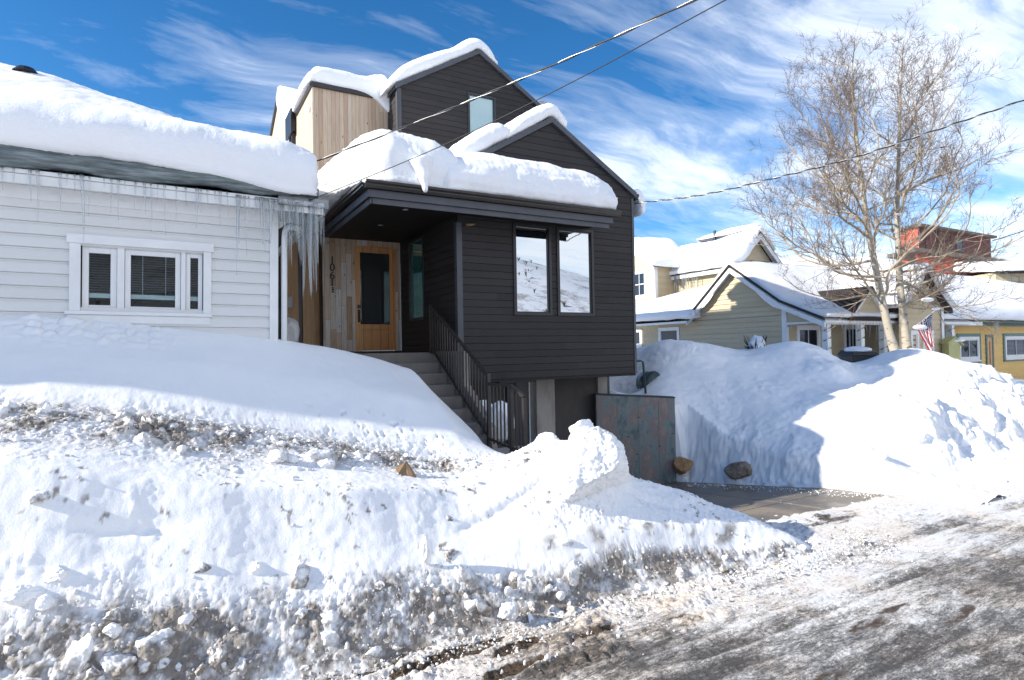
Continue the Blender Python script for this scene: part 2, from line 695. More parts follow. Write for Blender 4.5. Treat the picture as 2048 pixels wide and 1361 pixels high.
def _road(t, bs, co):
    wet, snw, tn = attr(t, 'wet'), attr(t, 'snow'), attr(t, 'tan')
    st = t.mapping(co, (0.30, 1.0, 1.0), (0, 0, math.radians(-7)))
    s1 = t.noise(st, 48, 6, 0.8, 0.6)
    s2 = t.noise(st, 11, 5, 0.7, 0.3)
    s3 = t.noise(co, 85, 4, 0.8)
    big = t.noise(co, 0.9, 4, 0.6)
    v = t.math('ADD', t.math('MULTIPLY', s1, 0.42), t.math('ADD', t.math('MULTIPLY', s2, 0.33), t.math('MULTIPLY', s3, 0.25)))
    v = t.math('ADD', v, t.math('ADD', t.math('MULTIPLY', t.math('SUBTRACT', snw, 0.5), 0.40), t.math('MULTIPLY', t.math('SUBTRACT', big, 0.5), 0.22)))
    col = t.ramp(v, [(0.38, (0.080, 0.077, 0.074)), (0.435, (0.18, 0.174, 0.168)), (0.475, (0.35, 0.34, 0.33)), (0.505, (0.58, 0.555, 0.53)), (0.55, (0.84, 0.84, 0.84))])
    tan = t.ramp(t.noise(co, 1.3, 4, 0.6), [(0.44, 0.0), (0.60, 1.0)])
    col = t.mix(t.math('MULTIPLY', t.math('MAXIMUM', t.math('MULTIPLY', tan, 0.6), tn), 0.70), col, (1.0, 0.83, 0.66), 'MULTIPLY')
    wcol = t.mix(t.noise(co, 5, 3), (0.035, 0.024, 0.016), (0.14, 0.09, 0.055))
    wf = t.ramp(t.math('ADD', wet, t.math('MULTIPLY', t.math('SUBTRACT', s2, 0.5), 1.0)), [(0.42, 0.0), (0.55, 1.0)])
    t.set(bs.inputs['Base Color'], t.mix(wf, col, wcol))
    t.set(bs.inputs['Roughness'], t.math('SUBTRACT', 0.7, t.math('MULTIPLY', wf, 0.42)))
    bs.inputs['Specular IOR Level'].default_value = 0.35
    bump(t, bs, t.math('ADD', t.math('MULTIPLY', s1, 0.8), t.math('ADD', t.math('MULTIPLY', s2, 0.8), t.math('MULTIPLY', s3, 0.4))), 0.03, 0.8)


ROAD = new_mat('slushy_road', _road)


def _conc(c0, c1, stain=(0.1, 0.09, 0.08), amt=0.4, rough=0.8):
    def b(t, bs, co):
        n = t.noise(co, 3.2, 6, 0.65)
        n2 = t.noise(co, 45, 4, 0.7)
        c = t.mix(n, c0, c1)
        s = t.ramp(t.noise(t.mapping(co, (1, 1, 0.35)), 4.0, 5, 0.6), [(0.46, 0.0), (0.62, amt)])
        c = t.mix(s, c, stain)
        t.set(bs.inputs['Base Color'], t.mix(t.math('MULTIPLY', n2, 0.35), c, tuple(q*.55 for q in c0)))
        bs.inputs['Roughness'].default_value = rough
        bump(t, bs, n2, 0.006, 0.6)
    return b


CONCRETE = new_mat('concrete', _conc((0.33, 0.30, 0.27), (0.46, 0.425, 0.385)))
STEPCONC = new_mat('step_concrete', _conc((0.20, 0.18, 0.165), (0.30, 0.275, 0.25), amt=0.25))
DARKCONC = new_mat('dark_concrete', _conc((0.055, 0.048, 0.045), (0.085, 0.075, 0.07)))


def _wetdrive(t, bs, co):
    n = t.noise(co, 1.3, 4, 0.6)
    n2 = t.noise(co, 40, 4, 0.7)
    wet = t.ramp(n, [(0.42, 1.0), (0.62, 0.0)])
    c = t.mix(wet, (0.30, 0.255, 0.20), (0.13, 0.115, 0.10))
    crumbs = t.ramp(t.math('ADD', t.math('MULTIPLY', t.noise(co, 26, 5, 0.75), 0.6), t.math('MULTIPLY', t.noise(co, 2.2, 3), 0.4)), [(0.60, 0.0), (0.645, 1.0)])
    c = t.mix(t.math('MULTIPLY', n2, 0.4), c, (0.09, 0.08, 0.07))
    t.set(bs.inputs['Base Color'], t.mix(crumbs, c, (0.85, 0.85, 0.86)))
    t.set(bs.inputs['Roughness'], t.math('SUBTRACT', 0.75, t.math('MULTIPLY', wet, 0.4)))
    bump(t, bs, t.math('ADD', t.math('MULTIPLY', n2, 0.3), crumbs), 0.012, 0.7)


DRIVE = new_mat('wet_concrete', _wetdrive)


def _formwall(t, bs, co):
    n = t.noise(t.mapping(co, (1, 1, 0.6)), 3.2, 5, 0.65)
    st = t.noise(t.mapping(co, (6, 6, 0.5)), 5.0, 5, 0.7)
    sp = t.noise(co, 60, 3, 0.7)
    c = t.ramp(n, [(0.36, (0.10, 0.125, 0.124)), (0.47, (0.20, 0.24, 0.235)), (0.53, (0.235, 0.18, 0.16)), (0.64, (0.31, 0.245, 0.225))])
    c = t.mix(t.ramp(st, [(0.52, 0.0), (0.72, 0.55)]), c, (0.26, 0.27, 0.265))
    c = t.mix(t.ramp(sp, [(0.60, 0.0), (0.72, 0.5)]), c, (0.02, 0.02, 0.02))
    t.set(bs.inputs['Base Color'], c)
    bs.inputs['Roughness'].default_value = 0.7
    bump(t, bs, t.math('ADD', sp, n), 0.008, 0.6)


FORMWALL = new_mat('stained_form_concrete', _formwall)


def _siding(c0, c1, exp, rough=0.6, grain=0.5, dark=None, rw=0.45):
    def b(t, bs, co):
        x, y, z = t.sep(co)
        k = t.math('FLOOR', t.math('DIVIDE', t.math('ADD', z, 50*exp), exp))
        seg = t.math('FLOOR', t.math('ADD', t.math('DIVIDE', t.math('ADD', x, y), 2.4), t.math('MULTIPLY', k, 0.37)))
        r = t.white(t.comb(k, seg, 3.0))
        g = t.noise(t.mapping(co, (2.2, 2.2, 38)), 3.0, 5, 0.65)
        n = t.noise(co, 1.2, 4, 0.6)
        m = t.math('ADD', t.math('ADD', t.math('MULTIPLY', r, rw), (0.45-rw)*.5), t.math('ADD', t.math('MULTIPLY', g, grain), t.math('MULTIPLY', n, 0.35)))
        c = t.mix(t.ramp(m, [(0.25, 0.0), (0.95, 1.0)]), c0, c1)
        if dark:
            c = t.mix(t.ramp(t.noise(co, 18, 3, 0.7), [(0.66, 0.0), (0.74, 0.7)]), c, dark)
        t.set(bs.inputs['Base Color'], c)
        bs.inputs['Roughness'].default_value = rough
        bs.inputs['Specular IOR Level'].default_value = 0.3
        bump(t, bs, g, 0.003, 0.5)
    return b


BLACK = new_mat('black_stained_wood', _siding((0.013, 0.012, 0.012), (0.046, 0.0405, 0.040), 0.122, 0.62, 0.5, None, 0.2))
WHITEP = new_mat('white_painted_boards', _siding((0.63, 0.63, 0.62), (0.75, 0.75, 0.735), 0.137, 0.5, 0.35, None, 0.25))
YELLOWP = new_mat('yellow_painted_boards', _siding((0.51, 0.42, 0.28), (0.60, 0.505, 0.345), 0.16, 0.6, 0.35, (0.30, 0.24, 0.15)))
TANP = new_mat('tan_painted_boards', _siding((0.40, 0.36, 0.25), (0.50, 0.44, 0.31), 0.16, 0.6, 0.4, (0.16, 0.13, 0.09)))
GOLDP = new_mat('golden_painted_boards', _siding((0.74, 0.47, 0.15), (0.82, 0.55, 0.20), 0.16, 0.6, 0.3))
REDLIT = new_mat('sunlit_red_boards', _siding((0.42, 0.085, 0.05), (0.52, 0.12, 0.075), 0.2, 0.6, 0.4))  # lighter copy of the red boards, with sunlight put into the colour
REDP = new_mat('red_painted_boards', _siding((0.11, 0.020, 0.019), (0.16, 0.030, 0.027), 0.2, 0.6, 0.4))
WHITET = flat('white_trim', (0.76, 0.765, 0.76), 0.45, 0.05, 5, bmp=0.002)
BLACKM = flat('black_metal', (0.022, 0.022, 0.026), 0.38, 0.2, 4)
FASCIA = flat('charcoal_fascia', (0.062, 0.066, 0.079), 0.45, 0.15, 3)
BRONZE = flat('bronze_gutter', (0.030, 0.026, 0.024), 0.28, 0.15, 3, 0.3)
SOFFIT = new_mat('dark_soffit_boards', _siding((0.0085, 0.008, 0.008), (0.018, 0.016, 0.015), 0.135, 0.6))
RAIL = flat('dark_bronze_rail', (0.035, 0.029, 0.027), 0.35, 0.2, 8)
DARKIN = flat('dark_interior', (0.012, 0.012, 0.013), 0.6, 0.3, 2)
GREENT = flat('green_trim', (0.08, 0.17, 0.145), 0.5, 0.1, 5)
ORANGET = flat('orange_trim', (0.62, 0.33, 0.14), 0.5, 0.1, 5)
SHINGLE = flat('dark_shingle', (0.028, 0.023, 0.021), 0.85, 0.5, 14, bmp=0.01)
BINP = flat('dark_bin_plastic', (0.018, 0.019, 0.022), 0.4, 0.15, 4)
TEALP = flat('dark_teal_plastic', (0.030, 0.055, 0.058), 0.35, 0.2, 3)
PAINTG = flat('green_mark_paint', (0.0, 0.42, 0.14), 0.6, 0.1)
RUST = flat('rusty_tie', (0.07, 0.03, 0.018), 0.8, 0.3, 20)
BOARDB = flat('broken_brown_board', (0.24, 0.15, 0.08), 0.7, 0.3, 14, bmp=0.006)
ORANGEP = flat('orange_plastic', (0.75, 0.16, 0.05), 0.5, 0.1)
BLIND = flat('pale_blind', (0.56, 0.64, 0.66), 0.5, 0.05)
LAMPG = flat('downlight_lens', (0.55, 0.56, 0.66), 0.3, 0.05)
TEALD = flat('teal_cloth', (0.02, 0.35, 0.28), 0.7, 0.1)
GREYB = flat('grey_plastic_box', (0.45, 0.46, 0.46), 0.5, 0.1)
CABLE = flat('black_cable', (0.016, 0.016, 0.017), 0.5, 0.3, 30)
CABLEL = flat('bare_aluminium_cable', (0.55, 0.53, 0.50), 0.35, 0.2, 30, 0.6)
BULB = flat('string_light_green', (0.02, 0.035, 0.025), 0.5, 0.2)


def _planks(cols, wid, length, axis_u, grain=1.0, knots=True, rough=0.6):
    """vertical boards of random tone in random lengths"""
    def b(t, bs, co):
        x, y, z = t.sep(co)
        u = {'x': x, 'y': y}[axis_u]
        uu = t.math('DIVIDE', t.math('ADD', u, 20.0), wid)
        k = t.math('FLOOR', uu)
        off = t.white(t.comb(k, 1.0, 2.0))
        zz_ = t.math('ADD', t.math('DIVIDE', z, length), t.math('MULTIPLY', off, 7.3))
        sg = t.math('FLOOR', zz_)
        r = t.white(t.comb(k, sg, 5.0))
        base = t.ramp(r, [(i/(len(cols)-1), c) for i, c in enumerate(cols)])
        sh = t.vmath('ADD', co, t.comb(t.math('MULTIPLY', r, 9.0), 0.0, t.math('MULTIPLY', r, 31.0)))
        g = t.noise(t.mapping(sh, (26, 26, 1.1)), 2.2, 5, 0.65, 0.6)
        c = t.mix(t.ramp(g, [(0.35, 0.75*grain), (0.6, 0.0)]), base, t.mix(0.5, base, (0.10, 0.05, 0.025)))
        if knots:
            v = t.new('ShaderNodeTexVoronoi')
            t.link(t.mapping(sh, (5.5, 5.5, 2.4)), v.inputs['Vector'])
            v.inputs['Scale'].default_value = 1.4
            kf = t.ramp(v.outputs['Distance'], [(0.05, 1.0), (0.13, 0.0)])
            c = t.mix(t.math('MULTIPLY', kf, 0.75), c, (0.07, 0.035, 0.02))
        fu = t.math('FRACT', uu)
        fz = t.math('FRACT', zz_)
        gap = t.math('MAXIMUM', t.math('GREATER_THAN', t.math('ABSOLUTE', t.math('SUBTRACT', fu, 0.5)), 0.475),
                     t.math('LESS_THAN', fz, 0.004/length*1.0))
        t.set(bs.inputs['Base Color'], t.mix(t.math('MULTIPLY', gap, 0.75), c, (0.035, 0.022, 0.015)))
        bs.inputs['Roughness'].default_value = rough
        bump(t, bs, t.math('SUBTRACT', t.math('MULTIPLY', g, 0.3), gap), 0.004, 0.6)
    return b


RECLAIM = new_mat('reclaimed_boards', _planks([(0.40, 0.25, 0.16), (0.64, 0.46, 0.31), (0.70, 0.54, 0.40), (0.52, 0.34, 0.21), (0.78, 0.70, 0.61), (0.68, 0.48, 0.31), (0.80, 0.75, 0.69), (0.60, 0.42, 0.28)], 0.105, 0.85, 'x'))
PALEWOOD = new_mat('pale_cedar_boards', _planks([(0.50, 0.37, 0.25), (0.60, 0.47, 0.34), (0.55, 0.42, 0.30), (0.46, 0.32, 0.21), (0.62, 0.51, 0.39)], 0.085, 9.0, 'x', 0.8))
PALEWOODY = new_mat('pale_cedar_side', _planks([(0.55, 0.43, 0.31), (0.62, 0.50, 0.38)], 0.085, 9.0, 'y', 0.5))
SLAT = new_mat('fine_cedar_slats', _planks([(0.52, 0.29, 0.13), (0.60, 0.36, 0.17), (0.55, 0.32, 0.145)], 0.028, 9.0, 'x', 0.8, False, 0.5))
OAK = new_mat('oak_door', _planks([(0.74, 0.34, 0.11), (0.80, 0.41, 0.15), (0.68, 0.28, 0.09)], 0.17, 9.0, 'x', 0.7, False, 0.4))


def glass_mat(name, dark, tint=(0.85, 0.9, 0.92), fac=0.5, rough=0.0):
    m = bpy.data.materials.new(name)
    m.use_nodes = True
    t = NT(m.node_tree)
    d = t.new('ShaderNodeBsdfDiffuse')
    d.inputs['Color'].default_value = (*dark, 1)
    g = t.new('ShaderNodeBsdfGlossy')
    g.inputs['Color'].default_value = (*tint, 1)
    g.inputs['Roughness'].default_value = rough
    fr = t.new('ShaderNodeFresnel')
    fr.inputs['IOR'].default_value = 1.5
    mx = t.new('ShaderNodeMixShader')
    t.link(t.math('ADD', fac, t.math('MULTIPLY', fr.outputs[0], 1-fac)), mx.inputs[0])
    t.link(d.outputs[0], mx.inputs[1])
    t.link(g.outputs[0], mx.inputs[2])
    co = t.new('ShaderNodeTexCoord').outputs['Object']
    b = t.new('ShaderNodeBump')
    b.inputs['Distance'].default_value = 0.02
    b.inputs['Strength'].default_value = 0.012
    t.link(t.noise(co, 1.5, 2), b.inputs['Height'])
    t.link(b.outputs[0], g.inputs['Normal'])
    out = t.new('ShaderNodeOutputMaterial')
    t.link(mx.outputs[0], out.inputs[0])
    return m


GLASSM = glass_mat('coated_window_glass', (0.02, 0.025, 0.03), (0.90, 0.94, 0.97), 0.62)
GLASST = glass_mat('teal_window_glass', (0.06, 0.24, 0.21), (0.60, 0.88, 0.84), 0.42)
GLASSU = glass_mat('upper_window_glass', (0.24, 0.36, 0.38), (0.75, 0.92, 0.95), 0.22)
GLASSD = glass_mat('dark_door_glass', (0.035, 0.038, 0.038), (0.8, 0.85, 0.85), 0.035)
GLASSC = glass_mat('dark_window_glass', (0.02, 0.024, 0.03), (0.6, 0.66, 0.75), 0.02)


def _clearglass():
    m = bpy.data.materials.new('clear_window_pane')
    m.use_nodes = True
    t = NT(m.node_tree)
    tr = t.new('ShaderNodeBsdfTransparent')
    tr.inputs['Color'].default_value = (0.90, 0.95, 0.95, 1)
    g = t.new('ShaderNodeBsdfGlossy')
    g.inputs['Roughness'].default_value = 0.0
    fr = t.new('ShaderNodeFresnel')
    fr.inputs['IOR'].default_value = 1.45
    mx = t.new('ShaderNodeMixShader')
    t.link(t.math('MULTIPLY', fr.outputs[0], 0.55), mx.inputs[0])
    t.link(tr.outputs[0], mx.inputs[1])
    t.link(g.outputs[0], mx.inputs[2])
    out = t.new('ShaderNodeOutputMaterial')
    t.link(mx.outputs[0], out.inputs[0])
    return m


GLASSCLEAR = _clearglass()


def _bark(t, bs, co):
    n = t.noise(t.mapping(co, (3, 3, 9)), 3.0, 5, 0.65)
    sp = t.noise(t.mapping(co, (2.0, 2.0, 5.5)), 2.0, 4, 0.7, 0.5)
    x, y, z = t.sep(co)
    low = t.math('MULTIPLY', t.math('SUBTRACT', 1.3, z, clamp=True), 0.13)
    c = t.mix(n, (0.30, 0.26, 0.20), (0.50, 0.455, 0.375))
    f = t.ramp(t.math('ADD', sp, low), [(0.58, 0.0), (0.66, 0.9)])
    t.set(bs.inputs['Base Color'], t.mix(f, c, (0.05, 0.04, 0.032)))
    bs.inputs['Roughness'].default_value = 0.8
    bump(t, bs, t.math('ADD', n, t.math('MULTIPLY', f, -0.8)), 0.02, 0.6)


BARK = new_mat('aspen_bark', _bark)
BRANCH = flat('aspen_branch', (0.38, 0.31, 0.23), 0.75, 0.25, 9)
TWIG = flat('aspen_twig', (0.145, 0.10, 0.075), 0.75, 0.3, 5)


def _rock(c0, c1):
    def b(t, bs, co):
        n = t.noise(co, 5, 6, 0.7)
        t.set(bs.inputs['Base Color'], t.mix(t.ramp(n, [(0.35, 0.0), (0.65, 1.0)]), c0, c1))
        bs.inputs['Roughness'].default_value = 0.85
        bump(t, bs, t.noise(co, 14, 6, 0.7), 0.03, 0.8)
    return b


ROCKO = new_mat('rusty_orange_rock', _rock((0.20, 0.11, 0.05), (0.52, 0.30, 0.13)))
ROCKB = new_mat('brown_rock', _rock((0.14, 0.11, 0.085), (0.38, 0.31, 0.24)))
SCRUB = flat('dry_scrub', (0.060, 0.045, 0.032), 0.9, 0.4, 1.0)
SPRUCE = flat('dark_conifer', (0.020, 0.030, 0.022), 0.9, 0.4, 0.2)


def _hill(t, bs, co):
    n = t.noise(co, 0.16, 6, 0.7)
    n2 = t.noise(co, 0.9, 4, 0.7)
    f = t.ramp(t.math('ADD', t.math('MULTIPLY', n, 0.7), t.math('MULTIPLY', n2, 0.3)), [(0.50, 0.0), (0.60, 0.75)])
    t.set(bs.inputs['Base Color'], t.mix(f, (0.80, 0.81, 0.84), (0.19, 0.16, 0.13)))
    bs.inputs['Roughness'].default_value = 0.9


HILL = new_mat('scrubby_snow_hillside', _hill)


def _flag(t, bs, co):
    u, v = attr(t, 'fu'), attr(t, 'fv')
    s = t.math('MODULO', t.math('FLOOR', t.math('MULTIPLY', v, 13.0)), 2.0)
    c = t.mix(s, (0.50, 0.018, 0.030), (0.80, 0.80, 0.80))
    can = t.math('MULTIPLY', t.math('LESS_THAN', u, 0.4), t.math('LESS_THAN', v, 7/13))
    gu = t.math('FRACT', t.math('MULTIPLY', u, 6/0.4))
    gv = t.math('FRACT', t.math('MULTIPLY', v, 5*13/7))
    du = t.math('SUBTRACT', gu, 0.5)
    dv = t.math('SUBTRACT', gv, 0.5)
    star = t.math('LESS_THAN', t.math('ADD', t.math('MULTIPLY', du, du), t.math('MULTIPLY', dv, dv)), 0.07)
    c = t.mix(can, c, t.mix(star, (0.012, 0.025, 0.11), (0.8, 0.8, 0.8)))
    t.set(bs.inputs['Base Color'], c)
    bs.inputs['Roughness'].default_value = 0.7


FLAG = new_mat('flag_cloth', _flag)

# ---------------------------------------------------------------- ground, road, driveway, banks
def interp_table(xs, rows):
    xs = np.asarray(xs, float)
    rows = np.asarray(rows, float)

    def f(x):
        return np.stack([np.interp(x, xs, rows[:, k]) for k in range(rows.shape[1])], axis=-1)
    return f


def road_z(x, y):
    return 0.0*x


# far snow-covered ground: one sheet to the horizon, rising towards the mountains behind the houses
def build_ground():
    a = np.concatenate([-np.geomspace(900, 16, 40), np.linspace(-14, 40, 55), np.geomspace(44, 900, 40)])
    b = np.concatenate([-np.geomspace(300, 9, 28)+0.0, np.linspace(-8, 30, 39), np.geomspace(33, 900, 40)])
    X, Y = np.meshgrid(a, b, indexing='ij')
    Z = np.full_like(X, -0.75)
    lot = sstep(9.0, 13.0, Y)*sstep(9.0, 12.5, X)*1.9
    Z += lot
    Z += sstep(20, 60, Y)*6.0+np.clip(Y-60, 0, None)*0.03
    P = np.stack([X, Y, Z], -1).reshape(-1, 3)
    far = sstep(30, 80, np.hypot(P[:, 0], P[:, 1]))
    P[:, 2] += 0.25*fbm(P*[1, 1, 0], 0.12, 3)*sstep(12, 20, np.hypot(P[:, 0]-5, P[:, 1]-6))+1.5*far*fbm(P*[1, 1, 0], 0.02, 4, seed=2)
    o = mesh_obj('snow_ground', P, grid_faces(*X.shape), SNOW, None, True)
    tag(o, 'wide snow-covered ground reaching past the houses to the hills', 'ground', kind='structure')


def build_road():
    a = np.concatenate([np.linspace(-14, -1.2, 60), np.arange(-1.15, 6.2, 0.013), np.arange(6.22, 14, 0.035), np.linspace(14.2, 60, 90)])
    b = np.concatenate([np.linspace(-7, 1.3, 40), np.arange(1.35, 4.75, 0.0135), np.linspace(4.8, 5.35, 16)])
    X, Y = np.meshgrid(a, b, indexing='ij')
    P = np.stack([X, Y, 0*X], -1).reshape(-1, 3)
    x, y = P[:, 0], P[:, 1]
    # lumpy slush by the bank, packed and rutted further out
    d = np.clip((y-(2.1+0.16*(x-0.5)))/1.8, 0, 1)
    lump = sstep(0.35, 0.95, d+0.35*fbm(P, 0.9, 3, seed=4))
    st = P*np.array([0.35, 1.0, 1.0])
    z = 0.020*fbm(st, 2.2, 4, seed=1)+0.008*fbm(st, 14, 4, 0.6, seed=2)
    cl = clods(P+0.05*np.stack([fbm(P, 6, 2, seed=5), fbm(P, 6, 2, seed=6), 0*x], -1), 9, 2)
    cl2 = clods(P, 24, 5)
    patch = sstep(0.05, 0.5, fbm(P, 1.3, 3, seed=8)+0.55*lump-0.18)
    z += patch*(0.045*cl+0.016*cl2)+0.012*lump*cl2
    # tyre tracks: packed, ribbed grooves with thrown ridges beside them
    trk = np.zeros(len(P))
    rdg = np.zeros(len(P))
    tread = np.zeros(len(P))
    for y0, sl, bend, wd in ((3.62, .035, .10, .11), (3.05, .02, .06, .12), (2.42, .05, .08, .13), (1.75, .03, .05, .12), (3.30, -.05, .12, .09), (2.05, -.04, .05, .11)):
        yy = y0+sl*(x-3)+bend*np.sin(x*.55+y0*3)
        q = (y-yy)/wd
        on = sstep(-.25, .15, fbm(P*[.5, 1, 1], .9, 2, seed=70+y0))
        trk = np.maximum(trk, np.exp(-q**4)*on)
        rdg = np.maximum(rdg, np.exp(-((np.abs(q)-1.35)/.35)**2)*on)
        tread += np.exp(-q**4)*on*np.sin((x+.5*np.abs(y-yy))*92)*.5*(np.abs(q) < 1.1)
    z += -.016*trk+.018*rdg*(.5+.5*cl2)+.0042*tread
    rut = rdg-trk
    z += .016*np.clip(fbm(st, 7, 5, .68, seed=72), -.5, 1)+.010*fbm(P, 26, 4, .7, seed=73, ridged=True)
    wet = np.full(len(P), 0.02)
    puddles = [(1.05, 4.28, .75, .13, 1.0), (1.75, 4.12, .55, .11, 1.0), (0.2, 4.4, .7, .2, .9), (2.25, 3.98, .28, .09, .9), (2.05, 3.72, .45, .08, .8), (2.9, 3.85, .32, .07, .6),
               (1.5, 3.5, .6, .09, .6), (5.0, 2.85, .9, .13, .52), (5.6, 2.55, .8, .10, .48), (6.6, 2.75, 1.0, .12, .45), (3.9, 2.55, .8, .10, .45), (7.4, 4.75, 1.0, .3, .5), (8.6, 3.4, 1.4, .15, .35)]
    for (cx, cy, rx, ry, s) in puddles:
        q = np.hypot((x-cx)/rx, (y-cy-0.10*(x-cx))/ry)
        wet = np.maximum(wet, s*(1-sstep(0.35, 1.25, q+0.35*fbm(P, 4, 3, seed=20))))
    z -= 0.05*np.clip(wet-0.15, 0, 1)
    snw = 0.52+0.30*fbm(st, 1.1, 3, seed=14)+0.18*patch+0.12*lump+0.10*rut+.05*tread
    snw += 0.16*sstep(7.6, 9.5, x)*sstep(3.3, 4.2, y)-.05+0.14*sstep(3.2, 4.2, x)*sstep(3.0, 3.8, y)
    snw -= 0.16*sstep(3.6, 1.8, y)*sstep(2.0, 4.0, x)
    z -= sstep(4.9, 5.3, y)*0.10+0.0
    heap = np.exp(-((x-3.3)/1.1)**2-((y-3.75+.12*(x-3.3))/.30)**2)*sstep(-.15, .25, fbm(P, 1.7, 3, seed=90))
    heap = np.maximum(heap, .8*np.exp(-((x-2.5)/.5)**2-((y-3.55)/.16)**2))
    z += heap*(.07*clods(P, 7, 91)+.03*clods(P, 17, 92)+.015*fbm(P, 24, 3, .7, 93))
    tanv = np.clip(heap*1.3+.5*np.exp(-((y-4.0)/.35)**2)*sstep(5.5, 3.5, x), 0, 1)
    snw -= .10*heap
    P[:, 2] = z
    o = mesh_obj('road', P, grid_faces(*X.shape), ROAD, None, True, {'wet': wet, 'snow': snw, 'tan': tanv})
    tag(o, 'rutted road of packed snow, tan slush and wet patches', 'road', kind='structure')


def drive_z(y):
    return -0.02-0.115*np.clip(y-5.2, 0, None)


def build_driveway():
    mb = MB()
    ys = [4.95, 5.85, 7.2, 8.6, 10.0]
    xs = [4.4, 6.35, 7.85, 9.55]
    for y0, y1 in zip(ys[:-1], ys[1:]):
        for x0, x1 in zip(xs[:-1], xs[1:]):
            g = 0.008
            z0, z1 = float(drive_z(y0)), float(drive_z(y1))
            q = [(x0+g, y0+g, z0), (x1-g, y0+g, z0), (x1-g, y1-g, z1), (x0+g, y1-g, z1)]
            mb.add(q+[(a, b, c-0.2) for a, b, c in q], [(0, 1, 2, 3), (0, 4, 5, 1), (1, 5, 6, 2), (2, 6, 7, 3), (3, 7, 4, 0)])
    o = obj('driveway', mb, DRIVE, bevel=0.012)
    tag(o, 'concrete driveway slabs sloping down to the garage, wet with scattered snow crumbs', 'driveway', kind='structure')
    mb = MB()
    q = [(4.3, 4.9, -0.06), (9.7, 4.9, -0.06), (9.7, 10.1, -0.66), (4.3, 10.1, -0.66)]
    mb.add(q, [(0, 1, 2, 3)])
    o = obj('driveway_bed', mb, DARKCONC)
    tag(o, 'dark joints between the driveway slabs', 'driveway', kind='structure')


# the plowed bank in front of the two houses
LB_X = [-3.0, -1.0, 0.27, 1.2, 2.0, 2.45, 2.9, 3.4, 3.9, 4.4, 5.0, 5.5, 5.9, 6.3]
#        base      ledge       low        crest       shade       mid        wall      back
LB_R = [[4.45, .0, 4.80, .45, 5.12, 1.00, 5.45, 1.58, 6.55, 1.88, 7.2, 2.30, 8.0, 2.72, 12, 2.72],
        [4.42, .0, 4.78, .40, 5.12, .95, 5.42, 1.50, 6.50, 1.86, 7.2, 2.28, 8.0, 2.66, 12, 2.66],
        [4.36, .0, 4.66, .36, 4.97, .73, 5.24, 1.22, 6.45, 1.62, 7.2, 2.12, 8.0, 2.55, 12, 2.5],
        [4.34, .0, 4.60, .30, 4.90, .64, 5.18, 1.10, 6.40, 1.38, 7.2, 1.95, 8.0, 2.44, 12, 2.38],
        [4.33, .02, 4.56, .28, 4.85, .60, 5.16, .99, 6.30, 1.18, 7.1, 1.80, 8.0, 2.27, 12, 2.30],
        [4.33, .03, 4.52, .25, 4.72, .54, 5.22, .96, 6.2, 1.04, 7.0, 1.70, 8.0, 2.15, 12, 2.26],
        [4.33, .03, 4.49, .22, 4.64, .50, 5.35, 1.05, 6.1, 1.02, 7.0, 1.58, 8.0, 2.0, 12, 2.2],
        [4.30, .03, 4.46, .20, 4.60, .50, 5.50, 1.20, 6.1, 1.02, 6.7, 1.0, 7.1, 1.2, 8, 1.2],
        [4.25, .02, 4.43, .18, 4.57, .47, 5.30, 1.0, 5.9, .7, 6.6, .30, 7.1, -.2, 8, -.9],
        [4.21, .02, 4.39, .17, 4.52, .44, 5.02, .72, 5.6, .52, 6.3, .02, 6.8, -.5, 8, -.9],
        [4.16, .02, 4.32, .14, 4.44, .38, 4.84, .58, 5.3, .32, 5.8, -.15, 6.2, -.5, 8, -.9],
        [4.13, .01, 4.26, .11, 4.36, .27, 4.62, .38, 5.0, .14, 5.35, -.2, 5.8, -.5, 8, -.9],
        [4.10, .0, 4.20, .06, 4.28, .15, 4.44, .20, 4.72, .0, 5.0, -.25, 5.4, -.5, 8, -.9],
        [4.08, -.1, 4.15, -.1, 4.2, -.1, 4.3, -.08, 4.5, -.15, 4.8, -.3, 5.2, -.5, 8, -.9]]
XE_Y = [6.2, 6.6, 7.2, 7.6, 8.2, 8.8, 9.5, 12]
XE_X = [3.75, 3.58, 3.33, 3.13, 2.78, 2.48, 2.48, 2.48]


def left_bank_z(x, y):
    T = interp_table(LB_X, LB_R)(x)
    ky = np.concatenate([np.full(T.shape[:-1]+(1,), 3.0), T[..., 0::2]], -1)
    kz = np.concatenate([np.full(T.shape[:-1]+(1,), -0.5), T[..., 1::2]], -1)
    z = np.full(x.shape, -0.5)
    for k in range(ky.shape[-1]-1):
        t = (y-ky[..., k])/(ky[..., k+1]-ky[..., k])
        z = np.where((t >= 0) & (t <= 1), kz[..., k]+t*(kz[..., k+1]-kz[..., k]), z)
    return z


def blur(A, n, axis):
    k = np.hanning(2*n+3)[1:-1]
    k /= k.sum()
    pad = [(0, 0), (0, 0)]
    pad[axis] = (n, n)
    B = np.pad(A, pad, mode='edge')
    return np.apply_along_axis(lambda m: np.convolve(m, k, mode='valid'), axis, B)


